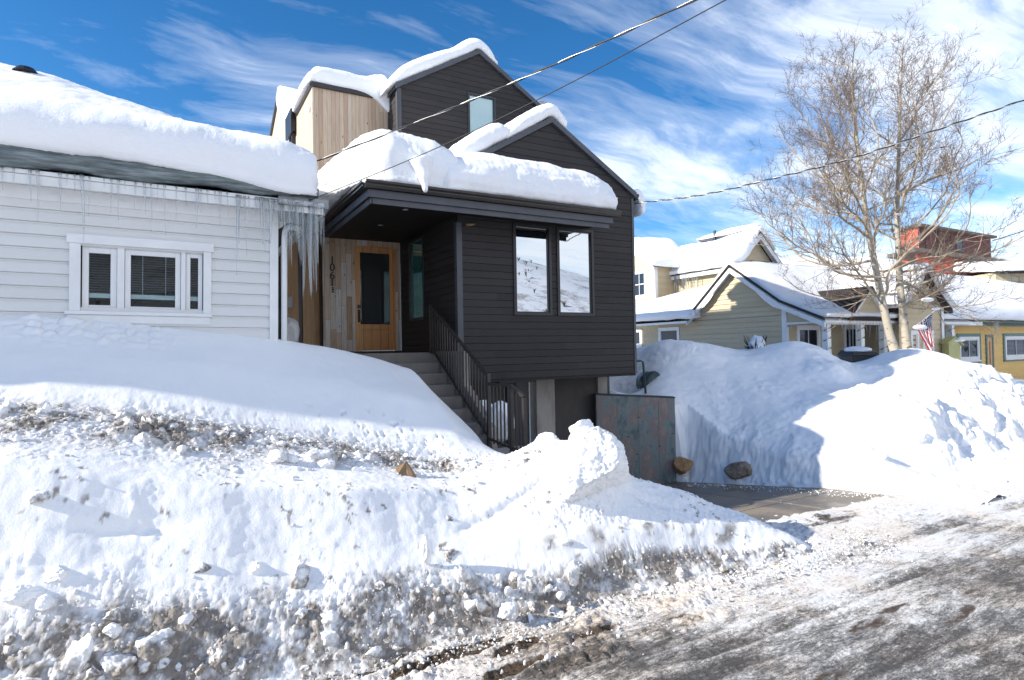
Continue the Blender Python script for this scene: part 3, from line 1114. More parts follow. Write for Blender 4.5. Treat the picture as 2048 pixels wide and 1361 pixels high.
def build_left_bank():
    a = np.concatenate([np.linspace(-3.0, -1.36, 42), np.arange(-1.33, 4.7, 0.0125), np.arange(4.712, 6.35, 0.0165)])
    b = np.concatenate([np.arange(4.0, 6.5, 0.0125), np.arange(6.52, 8.06, 0.024), np.arange(8.1, 11.9, 0.09)])
    X, Y = np.meshgrid(a, b, indexing='ij')
    wx = 0.09*perlin(np.stack([X*1.3, Y*0.7, 0*X+3], -1).reshape(-1, 3)).reshape(X.shape)
    wy = (0.055*perlin(np.stack([X*1.1, Y*1.2, 0*X+9], -1).reshape(-1, 3))+0.010*perlin(np.stack([X*4.6, Y*2, 0*X+1], -1).reshape(-1, 3))).reshape(X.shape)
    near = sstep(6.6, 5.6, Y)
    Z = left_bank_z(X+wx*near, Y+wy*near)
    Z = Z+.24*np.exp(-((X-3.68)/.52)**2-((Y-5.2)/.36)**2)+.10*np.exp(-((X-4.6)/.5)**2-((Y-4.95)/.25)**2)
    Z = blur(blur(Z, 3, 0), 4, 1)
    xe = np.interp(Y, XE_Y, XE_X)
    over = np.clip(X-xe, 0, None)*sstep(6.0, 6.7, Y)
    Z = Z-over*1.2-over**2*2.6
    Z = np.where(Y > 6.9, np.maximum(Z, -0.8), Z)
    P = np.stack([X, Y, Z], -1)
    N = grid_normals(P)
    p = P.reshape(-1, 3)
    x, y, z = p.T
    T = interp_table(LB_X, LB_R)(x)
    yb, yl, yf, yc, ysh = T[:, 0], T[:, 2], T[:, 4], T[:, 6], T[:, 8]
    q = fbm(p, 1.6, 4, seed=2)
    # rubble at the foot, thrown dirt on the crest, smooth untouched snow above
    foot = sstep(yf-0.04, yl-0.02, y+0.08*q)
    right = sstep(2.6, 3.2, x)
    crestw = np.exp(-((y-(ysh-0.34)-0.14*q)/0.42)**2)*sstep(3.3, 2.6, x)
    crestw = np.clip(crestw*(0.95+0.7*fbm(p, 0.9, 2, seed=31)), 0, 1)
    smooth = sstep(ysh-0.05, ysh+0.30, y+0.12*q)
    pw = p+0.035*np.stack([fbm(p, 5, 2, seed=3), fbm(p, 5, 2, seed=4), fbm(p, 5, 2, seed=5)], -1)
    c1, c2, c3 = clods(pw, 6.0, 1), clods(pw, 13.0, 2), clods(p, 30.0, 3)
    d = foot*(0.060*c1*sstep(-.1, .5, q+.1)+0.022*c2*sstep(-.3, .3, fbm(p, 3, 2, seed=33))+0.010*c3+0.030*fbm(p, 9, 6, .68, seed=34)+.024*fbm(p, 26, 4, .72, 37, True))
    d += crestw*(0.085*c1*sstep(.0, .4, fbm(p, 1.3, 2, seed=9)+.12)+0.024*c2*sstep(-.2, .3, fbm(p, 2.6, 2, seed=35))+0.010*c3+0.030*fbm(p, 9, 6, .68, seed=36)+.020*fbm(p, 26, 4, .72, 38, True))
    face = (1-foot)*(1-smooth)*(1-crestw)
    d += face*(0.030*fbm(p*[.6, 1, 1], 1.5, 4, .45, seed=6)+0.012*c3*sstep(.05, .5, fbm(p, 2.3, 3, seed=7))+0.007*fbm(p, 12, 3, seed=8))
    d += face*(0.016*c2*sstep(0.2, .5, fbm(p, 1.9, 3, seed=19)))
    topr = right*(1-foot)*sstep(yf, yf+0.1, y)*sstep(6.4, 6.0, y)
    d += topr*(0.03*fbm(p, 2.3, 3, seed=11)+0.014*c3+0.012*fbm(p, 26, 2, seed=12))
    d += smooth*(0.035*fbm(p, 0.9, 3, seed=13)+0.004*fbm(p, 9, 3, seed=14))
    # clods slid against the white wall, at the left
    lw = smooth*sstep(0.5, -0.7, x+0.4*q)*sstep(7.25, 7.8, y)
    d += lw*(0.055*c1+0.02*c2)
    # footprints and drip pits at the edge of the smooth snow
    pit = sstep(.28, .42, fbm(p, 8.5, 3, .5, seed=82))*np.exp(-((y-(ysh+0.22))/0.28)**2)*sstep(1.0, 1.6, x)*sstep(3.1, 2.7, x)
    d -= 0.035*pit
    # gouges left by the plow
    g1 = np.exp(-((y-(yc+yf)/2-0.06*np.sin(x*2.3))/0.035)**2)*sstep(.3, .6, fbm(p*[.6, 1, 1], 1.3, 2, seed=21)+.4)*face
    d -= 0.028*g1
    inr = sstep(0, .25, y-yb)
    d *= np.where(y < yb+.3, 0.35+0.65*inr, 1.0)
    p2 = p+N.reshape(-1, 3)*d[:, None]
    grain = fbm(p, 3.2, 4, seed=40)
    dirt = foot*(.84+1.0*grain+0.50*fbm(p, 11, 3, seed=41)+.75*fbm(p, 24, 4, .7, seed=45)-0.25*c2-.2*c3)*(1-0.15*right)
    dirt = np.maximum(dirt, crestw*(0.84+1.0*grain+.5*fbm(p, 24, 4, .7, seed=46)+0.55*fbm(p, 9, 3, seed=42)-0.30*c2-.2*c3)*sstep(-1.3, 0.2, x+2*q+.8))
    specks = sstep(.17, .34, fbm(p, 13, 4, .6, seed=81))*sstep(.0, .35, fbm(p, 2.6, 2, seed=43)+.12)
    dirt = np.maximum(dirt, face*specks*0.75)
    lip = np.exp(-((y-yf+0.02)/0.07)**2)*right*sstep(.05, .35, fbm(p, 3.5, 3, seed=44)+.05)
    dirt = np.maximum(dirt, lip*0.7)
    dirt *= (1-smooth)
    dirt = np.maximum(dirt, smooth*pit*0.35)
    dirt = np.clip(dirt, 0, 1.0)
    o = mesh_obj('snowbank', p2, grid_faces(*X.shape), SNOW, None, True, {'dirt': dirt})
    tag(o, 'long plowed snowbank with dirty rubble along its foot, in front of the white house', 'snowbank', kind='structure')


def tps(ctrl, pts):
    c = np.asarray(ctrl, float)
    n = len(c)

    def U(r2):
        return r2*np.log(r2+1e-9)*0.5
    K = U(((c[:, None, :2]-c[None, :, :2])**2).sum(-1))+np.eye(n)*0.02
    A = np.zeros((n+3, n+3))
    A[:n, :n] = K
    A[:n, n] = 1
    A[:n, n+1:] = c[:, :2]
    A[n:, :n] = A[:n, n:].T
    b = np.zeros(n+3)
    b[:n] = c[:, 2]
    s = np.linalg.solve(A, b)
    out = np.zeros(len(pts))
    for i in range(n):
        out += s[i]*U(((pts-c[i, :2])**2).sum(-1))
    return out+s[n]+pts@s[n+1:]


RB_CTRL = [(8.62, 8.75, .95), (8.9, 8.3, .62), (8.98, 7.5, .12), (9.25, 6.6, .10), (9.32, 6.0, .06), (9.3, 5.2, .05), (9.3, 4.6, .02),
           (9.6, 8.4, 1.05), (9.5, 7.4, .55), (9.8, 6.6, .62), (9.5, 5.7, .45),
           (10.6, 8.0, 1.38), (10.0, 7.1, .80), (10.6, 6.2, .85), (10.3, 5.4, .30), (10.4, 4.8, .10), (10.2, 4.2, .02),
           (11.3, 5.7, .86), (11.3, 5.15, .20), (12.4, 7.0, 1.30), (12.4, 6.0, 1.0), (12.6, 5.3, .30), (12.4, 4.7, .14), (13, 4.1, .04),
           (14.2, 5.6, .85), (14.1, 5.15, .25), (15.3, 6.5, 1.42), (16.3, 6.0, .95), (16.0, 5.3, .2), (15.3, 7.6, 2.06), (14.0, 7.3, 1.7), (13.3, 8.0, 1.72),
           (14.2, 8.6, 1.76), (12.9, 9.0, 2.22), (12.4, 9.5, 2.24), (11.6, 9.4, 2.12), (10.6, 10.0, 2.30), (11.4, 8.6, 1.75),
           (9.9, 10.5, 2.18), (9.35, 10.2, 1.80), (8.45, 9.6, 1.40), (8.6, 10.6, 1.36), (8.95, 10.9, 1.45), (8.0, 9.9, 1.34), (8.0, 11.5, 1.36), (8.6, 11.6, 1.42), (9.5, 11.6, 1.95), (10.8, 12.5, 2.08),
           (12.9, 11.0, 1.75), (14.5, 10.6, 1.45), (16.5, 9.4, 1.7), (17.6, 8.2, 1.7), (19, 7.2, .85), (18.5, 6.0, .3), (19, 9.5, 1.5), (22, 7.5, .8), (22, 9.6, 1.2),
           (24, 6, .2), (24, 4.5, .05), (18, 4.6, .06), (16, 4.4, .06), (24, 10.5, 1.2), (21, 11, 1.25), (17, 11.5, 1.35), (14, 13, 1.6), (10, 14, 2.0), (8, 14, 1.6)]


def build_right_bank():
    b = np.concatenate([np.linspace(4.05, 9.4, 236), np.linspace(9.44, 13.9, 100)])
    s = np.concatenate([np.linspace(0, 0.40, 260), np.linspace(0.403, 1, 180)])
    eY = [4.0, 5.0, 6.2, 7.5, 8.78, 8.93, 9.68, 9.9, 14]
    eX = [8.7, 9.22, 9.24, 8.98, 8.70, 8.66, 7.36, 7.86, 7.86]
    edge = np.interp(b, eY, eX)
    Y = np.repeat(b[None], len(s), 0)
    X = edge[None]+s[:, None]*(24.5-edge[None])
    pts = np.stack([X, Y], -1).reshape(-1, 2)
    Z = tps(RB_CTRL, pts).reshape(X.shape)
    d_edge = X-edge[None]
    dz = drive_z(Y)
    low = (1-sstep(0.0, 0.34, d_edge))*sstep(8.9, 8.6, Y)
    Z = Z*(1-low)+(dz-0.02)*low
    back = sstep(9.05, 9.3, Y)*(1-sstep(0, .25, d_edge))
    Z = Z*(1-back)+1.26*back
    # the eroded hollow and bluff towards the road end
    pp = np.stack([X, Y, Z], -1).reshape(-1, 3)
    hump = .16*np.exp(-((X-9.9)/.45)**2-((Y-10.3)/.5)**2)+.14*np.exp(-((X-13.2)/.5)**2-((Y-9.0)/.5)**2)-.15*np.exp(-((X-11.5)/.6)**2-((Y-9.6)/.5)**2)-.34*np.exp(-((X-8.75)/.38)**2-((Y-10.4)/.5)**2)-.16*np.exp(-((X-8.45)/.3)**2-((Y-9.55)/.4)**2)+.12*np.exp(-((X-12.3)/.35)**2-((Y-7.9)/.3)**2)
    Z = Z+hump
    holl = np.exp(-((X-12.0)/.42)**2-((Y-5.55)/.34)**2)+0.8*np.exp(-((X-13.4)/.35)**2-((Y-5.45)/.3)**2)
    Z = Z-0.42*holl
    P = np.stack([X, Y, Z], -1)
    N = grid_normals(P)
    p = P.reshape(-1, 3)
    x, y, z = p.T
    blf = sstep(10.9, 11.6, x)*sstep(7.4, 6.4, y)
    c1, c2 = clods(p, 1.7, 4), clods(p, 4.5, 5)
    d = 0.11*fbm(p, 0.62, 4, seed=51)+0.03*fbm(p, 1.6, 3, seed=59)+0.010*fbm(p, 5, 3, seed=52)+.006*fbm(p, 17, 3, seed=67)+.05*fbm(p, 2.2, 4, .55, seed=68, ridged=True)*sstep(.1, .5, fbm(p, .6, 2, seed=69)+.2)
    d += blf*((0.30*fbm(p*[1, 1, .7], 1.0, 6, .58, 53, True)+.10*clods(p, 2.4, 17))*sstep(5.0, 5.5, y)*sstep(2.0, 1.5, z)+0.05*(c2-.4)*sstep(0, .4, fbm(p, .9, 2, seed=66))+0.02*fbm(p, 9, 3, seed=53))
    slope = 1-np.clip(N.reshape(-1, 3)[:, 2], 0, 1)
    rough = sstep(.12, .4, slope)*sstep(12.0, 11, x)
    d += rough*(0.060*fbm(p*[.8, .8, 2.2], 5, 6, .66, seed=54)+0.035*clods(p*[1, 1, 1.4], 7, 6)+.02*clods(p, 16, 16))
    road_edge = sstep(5.3, 4.9, y)
    d += road_edge*(0.045*clods(p, 5, 7)+0.03*fbm(p, 3, 3, seed=55))
    p2 = p+N.reshape(-1, 3)*d[:, None]
    dirt = blf*sstep(.12, .4, fbm(p, 2.5, 3, seed=56))*sstep(.75, .2, z)*sstep(13, 14.5, x)*.8
    dirt = np.maximum(dirt, blf*sstep(.62, .75, clods(p, 6, 13))*sstep(.1, .3, fbm(p, 1.2, 2, seed=57))*.35)
    dirt = np.maximum(dirt, (1-sstep(0.02, .14, d_edge.reshape(-1)))*sstep(8.5, 7, y)*sstep(.0, .3, fbm(p, 4, 2, seed=58))*.5)
    ring = P.copy()
    p2 = p2.reshape(P.shape)
    skirt = p2[:1].copy()
    skirt[..., 2] = -0.9
    p2 = np.concatenate([skirt, p2], 0)
    dirt = np.concatenate([np.zeros(len(b)), dirt])
    o = mesh_obj('snowbank', p2.reshape(-1, 3), grid_faces(*p2.shape[:2]), SNOW, None, True, {'dirt': dirt})
    tag(o, 'huge bright snowbank with an eroded bluff, beyond the driveway in front of the yellow house', 'snowbank', kind='structure')


build_ground()
build_road()
build_driveway()
build_left_bank()
build_right_bank()

# ---------------------------------------------------------------- white house (left)
def window_ring(mb, T, u0, u1, z0, z1, wd, dep, back=0.0):
    """four frame bars butted end to end; T maps (u, z, depth out of wall)"""
    for a, b, c, d in ((u0, u0+wd, z0, z1), (u1-wd, u1, z0, z1), (u0+wd, u1-wd, z0, z0+wd), (u0+wd, u1-wd, z1-wd, z1)):
        slab(mb, T, a, b, c, d, back, dep)
    return mb


def slab(mb, T, u0, u1, z0, z1, d0, d1):
    v = [T(u, z, d) for d in (d0, d1) for (u, z) in ((u0, z0), (u1, z0), (u1, z1), (u0, z1))]
    mb.add(v, [(0, 3, 2, 1), (4, 5, 6, 7), (0, 1, 5, 4), (1, 2, 6, 5), (2, 3, 7, 6), (3, 0, 4, 7)])
    return mb


def part_slab(name, mat, parent, T, *a, bevel=0.0):
    return obj(name, slab(MB(), T, *a), mat, parent, bevel=bevel)


def build_white_house():
    H = thing('white_house', 'white clapboard house with a triple window, half buried behind the snowbank', 'house', (0.0, 8.0, 2.0))
    W = face_y(8.0)
    hole = (-0.90, 0.30, 2.78, 3.455)
    mb = MB()
    boards(mb, W, [(-13.0, 1.9), (1.10, 1.9), (1.10, 4.02), (-13.0, 4.02)], 0.137, 0.019, DROP, [hole])
    obj('siding_wall', mb, WHITEP, H)
    mb = MB().box(-13.0, 1.10, 8.012, 8.02, 1.9, 2.76).box(-13.0, -.92, 8.012, 8.02, 2.76, 4.0).box(.32, 1.10, 8.012, 8.02, 2.76, 4.0)
    mb.box(1.085, 1.10, 8.0, 13.0, 1.9, 4.02)
    obj('side_wall', mb, WHITEP, H)
    mb = MB().box(1.03, 1.13, 7.965, 7.981, 1.9, 3.905).box(1.1005, 1.13, 7.981, 8.09, 1.9, 4.0)
    obj('corner_trim', mb, WHITET, H, bevel=.004)
    # frieze board, eave, gutter
    mb = slab(MB(), W, -13.0, 1.13, 3.905, 4.05, .0, .036)
    obj('frieze_board', mb, WHITET, H)
    for x in np.arange(-3.0, 1.0, 0.62):
        obj('frieze_screw', MB().tube([(x, 7.964, 3.985), (x, 7.955, 3.985)], 0.012, 8), WHITET, H)
    mb = MB().box(-13.0, 1.62, 7.80, 8.6, 4.052, 4.075)
    obj('soffit', mb, WHITET, H)
    mb = MB().box(-13.0, 1.64, 7.772, 7.80, 4.02, 4.118).box(-13.0, 1.645, 7.755, 7.80, 4.121, 4.165).box(1.62, 1.645, 7.80, 12.8, 4.02, 4.165)
    obj('fascia_board', mb, WHITET, H, bevel=.004)
    mb = MB()
    mb.prism([(-13.0, 7.76, 4.168), (-13.0, 12.0, 6.0), (-13.0, 16.2, 4.168)], (0.1, 0, 0))
    mb.add([(-13.0, 7.76, 4.17), (1.66, 7.76, 4.17), (1.66, 12.0, 4.9), (-13.0, 12.0, 6.0)], [(0, 1, 2, 3)])
    mb.add([(-13.0, 12, 6.0), (1.66, 12.0, 4.9), (1.66, 16.2, 4.17), (-13.0, 16.2, 4.17)], [(0, 1, 2, 3)])
    mb.add([(1.66, 7.76, 4.17), (1.66, 12.0, 4.9), (1.66, 16.2, 4.17)], [(0, 1, 2)])
    obj('roof', mb, SHINGLE, H)
    v = at(42, 146, Y=10.5)
    mb = MB().tube([(v[0], 10.5, v[2]-.5), (v[0], 10.5, v[2]+.0)], .07, 10).tube([(v[0], 10.5, v[2]-.02), (v[0], 10.5, v[2]+.05)], [.16, .10], 12)
    obj('roof_vent', mb, BLACKM, H)
    # triple window
    wf = MB()
    slab(wf, W, -1.02, 0.405, 3.475, 3.575, .0, .050)
    slab(wf, W, -0.995, -0.895, 2.74, 3.474, .0, .042)
    slab(wf, W, 0.295, 0.38, 2.74, 3.474, .0, .042)
    slab(wf, W, -1.03, 0.39, 2.700, 2.739, .0, .062)
    slab(wf, W, -1.01, 0.37, 2.61, 2.699, .0, .038)
    win = obj('window', wf, WHITET, H, bevel=.004)
    fr = MB()
    for a, b, wd in ((-0.885, -0.565, .060), (-0.490, 0.06, .055), (0.115, 0.287, .045)):
        window_ring(fr, W, a, b, 2.75, 3.445, wd, -.012, -.06)
    for a, b in ((-0.562, -0.493), (0.063, 0.112)):
        slab(fr, W, a, b, 2.742, 3.46, -.06, .012)
    slab(fr, W, -.885, .287, 3.446, 3.474, -.06, .0)
    obj('sash', fr, WHITET, win, bevel=.003)
    for a, b in ((-0.825, -0.625), (-0.435, 0.005), (0.160, 0.242)):
        obj('pane', slab(MB(), W, a, b, 2.80, 3.40, -.044, -.040), GLASSCLEAR, win)
        bl = MB()
        z = 3.395
        while z > 2.955:
            yy = 8.085
            bl.add([(a, yy-.009, z-.0008), (b, yy-.009, z-.0008), (b, yy+.009, z+.0028), (a, yy+.009, z+.0028)], [(0, 1, 2, 3)])
            z -= 0.0275
        bl.box(a, b, yy-.022, yy+.022, 2.895, 2.945)
        if b-a > .3:
            for q in (.26, .78):
                u = a+(b-a)*q
                bl.tube([(u, yy-.025, 3.4), (u, yy-.025, 2.90)], .0025, 4)
        obj('blind', bl, BLIND, win)
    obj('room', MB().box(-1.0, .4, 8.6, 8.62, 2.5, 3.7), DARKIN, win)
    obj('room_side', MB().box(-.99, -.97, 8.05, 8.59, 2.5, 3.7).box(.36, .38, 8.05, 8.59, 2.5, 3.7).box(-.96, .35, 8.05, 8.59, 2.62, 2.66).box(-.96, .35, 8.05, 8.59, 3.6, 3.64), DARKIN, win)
    # downpipe with a bend under the eave
    dp = MB().tube([(1.205, 7.99, 1.9), (1.205, 7.99, 3.72), (1.212, 8.0, 3.80), (1.235, 8.02, 3.855), (1.28, 8.05, 3.88), (1.42, 8.12, 3.885)], .036, 10)
    obj('downpipe', dp, WHITET, H, True)
    H.rotation_euler = (0, 0.013, 0)
    return H


build_white_house()


def white_roof_snow():
    keys = []
    for X, lip, crest, cy, thick in ((-13.0, 4.92, 6.95, 12.2, 0), (-11, 4.92, 6.95, 12.2, 0), (-9, 4.92, 6.95, 12.2, 0), (-7, 4.92, 6.93, 12.2, 0), (-5.2, 4.92, 6.92, 12.2, 0), (-3.8, 4.92, 6.90, 12.2, 0), (-2.6, 4.93, 6.85, 12.2, 0), (-1.56, 4.90, 6.70, 12.0, 0), (-.9, 4.89, 6.35, 11.6, 0), (-.25, 4.88, 6.02, 11.0, 0),
                                     (.5, 4.86, 5.55, 10.4, 0), (1.1, 4.84, 5.22, 10.0, 0), (1.52, 4.74, 5.0, 9.7, 0)):
        bz = 4.40-0.10*sstep(-1.5, 1.5, X)-(0.06 if X > 1.0 else 0)
        wob = 0.03*math.sin(X*2.1)
        keys.append([(X, 7.80, bz), (X, 7.66+wob, bz+.05), (X, 7.60+wob, bz+.22), (X, 7.62+wob, lip-.17), (X, 7.74, lip), (X, 8.05, lip+.15), (X, (8.05+cy)/2, (lip+.15+crest)/2+(.13 if X < -.8 else .08)), (X, cy, crest), (X, cy+1.5, crest-.6), (X, cy, 4.8), (X, 9.2, 4.6)])
    snow_loft('roof_snow', keys, 460, 120, 0.042, 1.8, 'deep snow slab hanging over the eave of the white house', 'snow', ROOFSNOW, 0.16, [None, (1, 0, 0)], 2.0, .010)
    # grey layered ice under it
    n = 240
    xs = np.linspace(-13.0, 1.60, n)
    rows = []
    for k, (yy, f) in enumerate(((7.80, -.02), (7.72, .03), (7.69, .3), (7.70, .6), (7.69, .85), (7.74, 1.04))):
        top = 4.415-0.10*sstep(-1.5, 1.5, xs)
        bot = 4.195+0.02*np.sin(xs*5)+0.018*perlin(np.stack([xs*4, 0*xs, 0*xs], -1))-0.02*np.abs(perlin(np.stack([xs*9, 0*xs+4, 0*xs], -1)))
        j = 0.022*perlin(np.stack([xs*3.1, 0*xs+k*.9, 0*xs+7], -1))
        rows.append(np.stack([xs, yy+j, bot+(top-bot)*f], -1))
    P = np.stack(rows)
    o = mesh_obj('ice_dam', P.reshape(-1, 3), grid_faces(*P.shape[:2]), ICE, None, True, None, loc=(0, 7.7, 4.3))
    tag(o, 'grey layered ice band under the snow along the white eave', 'ice')


white_roof_snow()


def icicle(x, y, z, ln, r, label, group, tilt=0.0):
    k = max(6, int(ln*26))
    t = np.linspace(0, 1, k)
    prof = r*((1-t)**0.75*0.92+0.08)*(1+0.10*np.sin(t*ln*95+x*77))
    prof[0] *= 1.5
    prof[-1] = 0.0012
    pts = np.stack([x+0.012*ln*np.sin(t*3+x*31)+tilt*t*ln, y+0.01*ln*np.sin(t*4+x*17), z-t*ln], -1)
    o = obj('icicle', MB().tube(pts, prof, 7), ICICLE, None, True, loc=(x, y, z))
    tag(o, label, 'icicle', group)


def build_icicles():
    r = random.Random(5)
    # scattered short ones along the gutter
    for px_, ln in ((5, .22), (27, .12), (61, .28), (120, .48), (134, .10), (178, .34), (208, .10), (237, .42), (270, .38), (290, .36), (302, .46), (250, .08), (352, .34), (393, .58), (402, .30), (415, .12), (430, .12), (75, .5), (150, .2), (165, .62), (222, .3), (315, .2), (330, .66), (372, .22), (440, .5), (455, .3)):
        p = at(px_, 375, Y=7.745)
        icicle(p[0], 7.742, 4.165-0.013*p[0], ln*(.8+.5*r.random()), (.005+ln*.011)*r.uniform(.7, 1.5), 'thin clear icicle hanging from the white house gutter', 'thin icicles along the white gutter')
    for px_, ln in ((474, .78), (478, .60), (491, .62), (498, .25), (512, .2), (524, .70), (528, .66), (534, .58), (540, .62), (545, .30), (552, .25)):
        p = at(px_, 400, Y=7.745)
        icicle(p[0], 7.742, 4.13, ln*r.uniform(.8, 1.3), (.008+ln*.013)*r.uniform(.6, 1.6), 'long icicle hanging before the white siding near the house corner', 'long icicles before the white siding')
    for k in range(42):
        u = k/41
        px_ = 560+86*u+r.uniform(-2, 2)
        yy = 7.74+r.uniform(0, .32)*u
        p = at(px_, 405, Y=yy)
        base = [.45, .35, .5, .62, .40, .75, .85, .70, 1.0, .55, .9, .62][k % 12]
        ln = base*(0.75+0.6*math.exp(-((px_-618)/18)**2))*r.uniform(.8, 1.15)
        if abs(px_-620) < 1.5:
            ln = 1.18
        icicle(p[0], yy, 4.12+r.uniform(-.02, .03), ln, (.008+ln*.011)*r.uniform(.55, 1.75), 'clear icicle in the thick curtain at the corner of the white eave', 'icicle curtain at the white eave corner')


build_icicles()
# shell of ice the curtain grows from
o = MB()
xs = np.linspace(1.12, 1.72, 40)
rows = [np.stack([xs, 7.735+0.012*perlin(np.stack([xs*9, 0*xs+q, 0*xs], -1))-.004*q, 4.19-.032*q+0.006*perlin(np.stack([xs*14, 0*xs+q, 0*xs+3], -1))], -1) for q in range(5)]
P = np.stack(rows)
o = mesh_obj('ice_curtain', P.reshape(-1, 3), grid_faces(*P.shape[:2]), ICICLE, None, True, None, loc=(1.4, 7.73, 4.1))
m_ = o.modifiers.new('thickness', 'SOLIDIFY')
m_.thickness = 0.012
tag(o, 'glazed sheet of ice on the right end of the white gutter', 'ice')

# ---------------------------------------------------------------- modern black house (centre)
def build_modern_house():
    H = thing('modern_house', 'modern black wooden house with two gables, an oak door and a porch roof under snow', 'house', (5.95, 9.0, -0.207))
    E_ = 0.122
    F = face_y(9.0)
    SX = face_x(4.08)
    w1, w2 = (5.117, 5.902, 2.838, 4.45), (6.02, 6.844, 2.838, 4.45)
    ins = lambda w_, k=.02: (w_[0]+k, w_[1]-k, w_[2]+k, w_[3]-k)
    gable = [(4.08, 1.745), (7.83, 1.745), (7.83, 5.19), (5.95, 6.31), (4.08, 5.19)]
    mb = boards(MB(), F, gable, E_, .012, SHIP, [ins(w1), ins(w2)], 1.745)
    obj('siding_wall', mb, BLACK, H)
    sw = (10.50, 11.30, 2.84, 4.41)
    mb = boards(MB(), SX, [(9.0, 1.745), (11.83, 1.745), (11.83, 4.9), (9.0, 4.9)], E_, .012, SHIP, [ins(sw)], 1.745)
    obj('siding_wall', mb, BLACK, H)
    # body of the house behind the boards
    mb = MB()
    mb.prism([(4.086, 9.02, 1.75), (7.826, 9.02, 1.75), (7.826, 9.02, 2.80), (4.086, 9.02, 2.80)], (0, 5.8, 0))
    mb.box(7.81, 7.83, 9.0125, 11.86, 1.745, 5.12).box(7.81, 7.83, 11.861, 14.86, 1.745, 7.6)
    mb.box(4.10, 5.10, 9.02, 9.03, 2.8, 5.1).box(6.86, 7.80, 9.02, 9.03, 2.8, 5.1).box(4.086, 7.8, 9.02, 9.03, 4.46, 5.1)
    mb.box(4.086, 4.10, 11.84, 14.86, 2.8, 7.6)
    obj('structural_wall', mb, BLACKM, H)
    # corner trims
    mb = MB().prism([(4.05, 8.974, 1.745), (4.15, 8.974, 1.745), (4.15, 8.9875, 1.745), (4.0675, 8.9875, 1.745), (4.0675, 9.07, 1.745), (4.05, 9.07, 1.745)], (0, 0, 2.61))
    obj('corner_trim', mb, FASCIA, H)
    obj('corner_trim', MB().box(7.79, 7.842, 8.976, 8.9875, 1.745, 5.15), FASCIA, H)
    # windows
    for w_ in (w1, w2):
        wf = window_ring(MB(), F, *w_, .052, .034, -.05)
        win = obj('window', wf, BLACKM, H, bevel=.004)
        sash = window_ring(MB(), F, w_[0]+.052, w_[1]-.052, w_[2]+.052, w_[3]-.052, .016, .016, -.03)
        obj('sash', sash, BRONZE, win)
        obj('pane', slab(MB(), F, w_[0]+.06, w_[1]-.06, w_[2]+.06, w_[3]-.06, -.02, -.012), GLASSM, win)
    wf = window_ring(MB(), SX, *sw, .05, .03, -.05)
    win = obj('window', wf, BLACKM, H, bevel=.004)
    obj('pane', slab(MB(), SX, sw[0]+.05, sw[1]-.05, sw[2]+.05, sw[3]-.05, -.02, -.012), GLASST, win)
    # lower gable roof with flat charcoal verge
    def gable_roof(y0, y1, zr, ze, xl, xr, name):
        sl = (zr-ze)/(5.95-xl)
        mb = MB()
        for s, xe in ((-1, xl), (1, xr)):
            z_e = zr-sl*abs(xe-5.95)
            q = [(5.95, y0, zr), (xe, y0, z_e), (xe, y0, z_e-.105), (5.95, y0, zr-.105)]
            mb.prism(q, (0, y1-y0, 0))
        return obj(name, mb, FASCIA, H)
    gable_roof(8.93, 11.82, 6.42, 5.27, 4.02, 7.885, 'roof')
    gable_roof(11.78, 14.85, 8.92, 7.77, 4.02, 7.885, 'roof')
    obj('shadow_mass', MB().box(4.09, 5.55, 14.87, 19.5, 1.75, 8.40).box(5.551, 7.82, 14.87, 19.5, 1.75, 6.4), BLACK, H)  # unseen mass added to shape the shadow on the yellow cottage gable
    obj('shadow_mass_top', MB().box(4.0, 5.6, 14.88, 19.6, 8.401, 8.55), FASCIA, H)  # top slab of the added shadow-casting mass
    obj('gutter', MB().box(7.886, 7.97, 8.95, 11.8, 5.14, 5.25), BLACKM, H, bevel=.01)
    # upper storey
    U = face_y(11.85)
    uw = (5.655, 6.36, 6.55, 7.93)
    mb = boards(MB(), U, [(4.08, 4.9), (7.83, 4.9), (7.83, 7.72), (5.95, 8.84), (4.08, 7.72)], E_, .012, SHIP, [ins(uw)], 4.9)
    obj('siding_wall', mb, BLACK, H)
    mb = boards(MB(), SX, [(11.85, 4.9), (12.5, 4.9), (12.5, 7.72), (11.85, 7.72)], E_, .012, SHIP, (), 4.9)
    obj('siding_wall', mb, BLACK, H)
    obj('corner_trim', MB().box(4.062, 4.14, 11.826, 11.8375, 4.9, 7.70).box(4.05, 4.0675, 11.826, 11.92, 4.9, 7.70), FASCIA, H)
    mb = MB().box(4.1, 5.64, 11.87, 11.88, 5.0, 7.7).box(6.37, 7.8, 11.87, 11.88, 5.0, 7.7)
    obj('structural_wall', mb, BLACKM, H)
    win = obj('window', window_ring(MB(), U, *uw, .055, .03, -.05), BLACKM, H, bevel=.004)
    obj('pane', slab(MB(), U, uw[0]+.055, uw[1]-.055, uw[2]+.055, uw[3]-.055, -.02, -.012), GLASSU, win)
    # pale cedar box and its sunlit side, second cedar gable further back
    mb = MB().box(2.5, 4.085, 12.5, 12.52, 4.6, 7.66)
    obj('cedar_wall', mb, PALEWOOD, H)
    mb = MB().box(2.49, 2.4995, 12.5, 14.75, 4.6, 7.66)
    obj('cedar_wall', mb, PALEWOODY, H)
    mb = MB().box(2.47, 3.78, 12.44, 12.50, 7.661, 7.745).box(2.45, 2.51, 12.501, 14.2, 7.661, 7.745).box(2.511, 4.08, 12.501, 15.4, 7.661, 7.70)
    obj('parapet_cap', mb, BLACKM, H)
    mb = MB().box(2.40, 2.487, 14.35, 15.0, 7.35, 7.80).box(2.36, 2.40, 14.3, 15.05, 7.30, 7.86)
    obj('scupper_box', mb, BLACKM, H, bevel=.01)
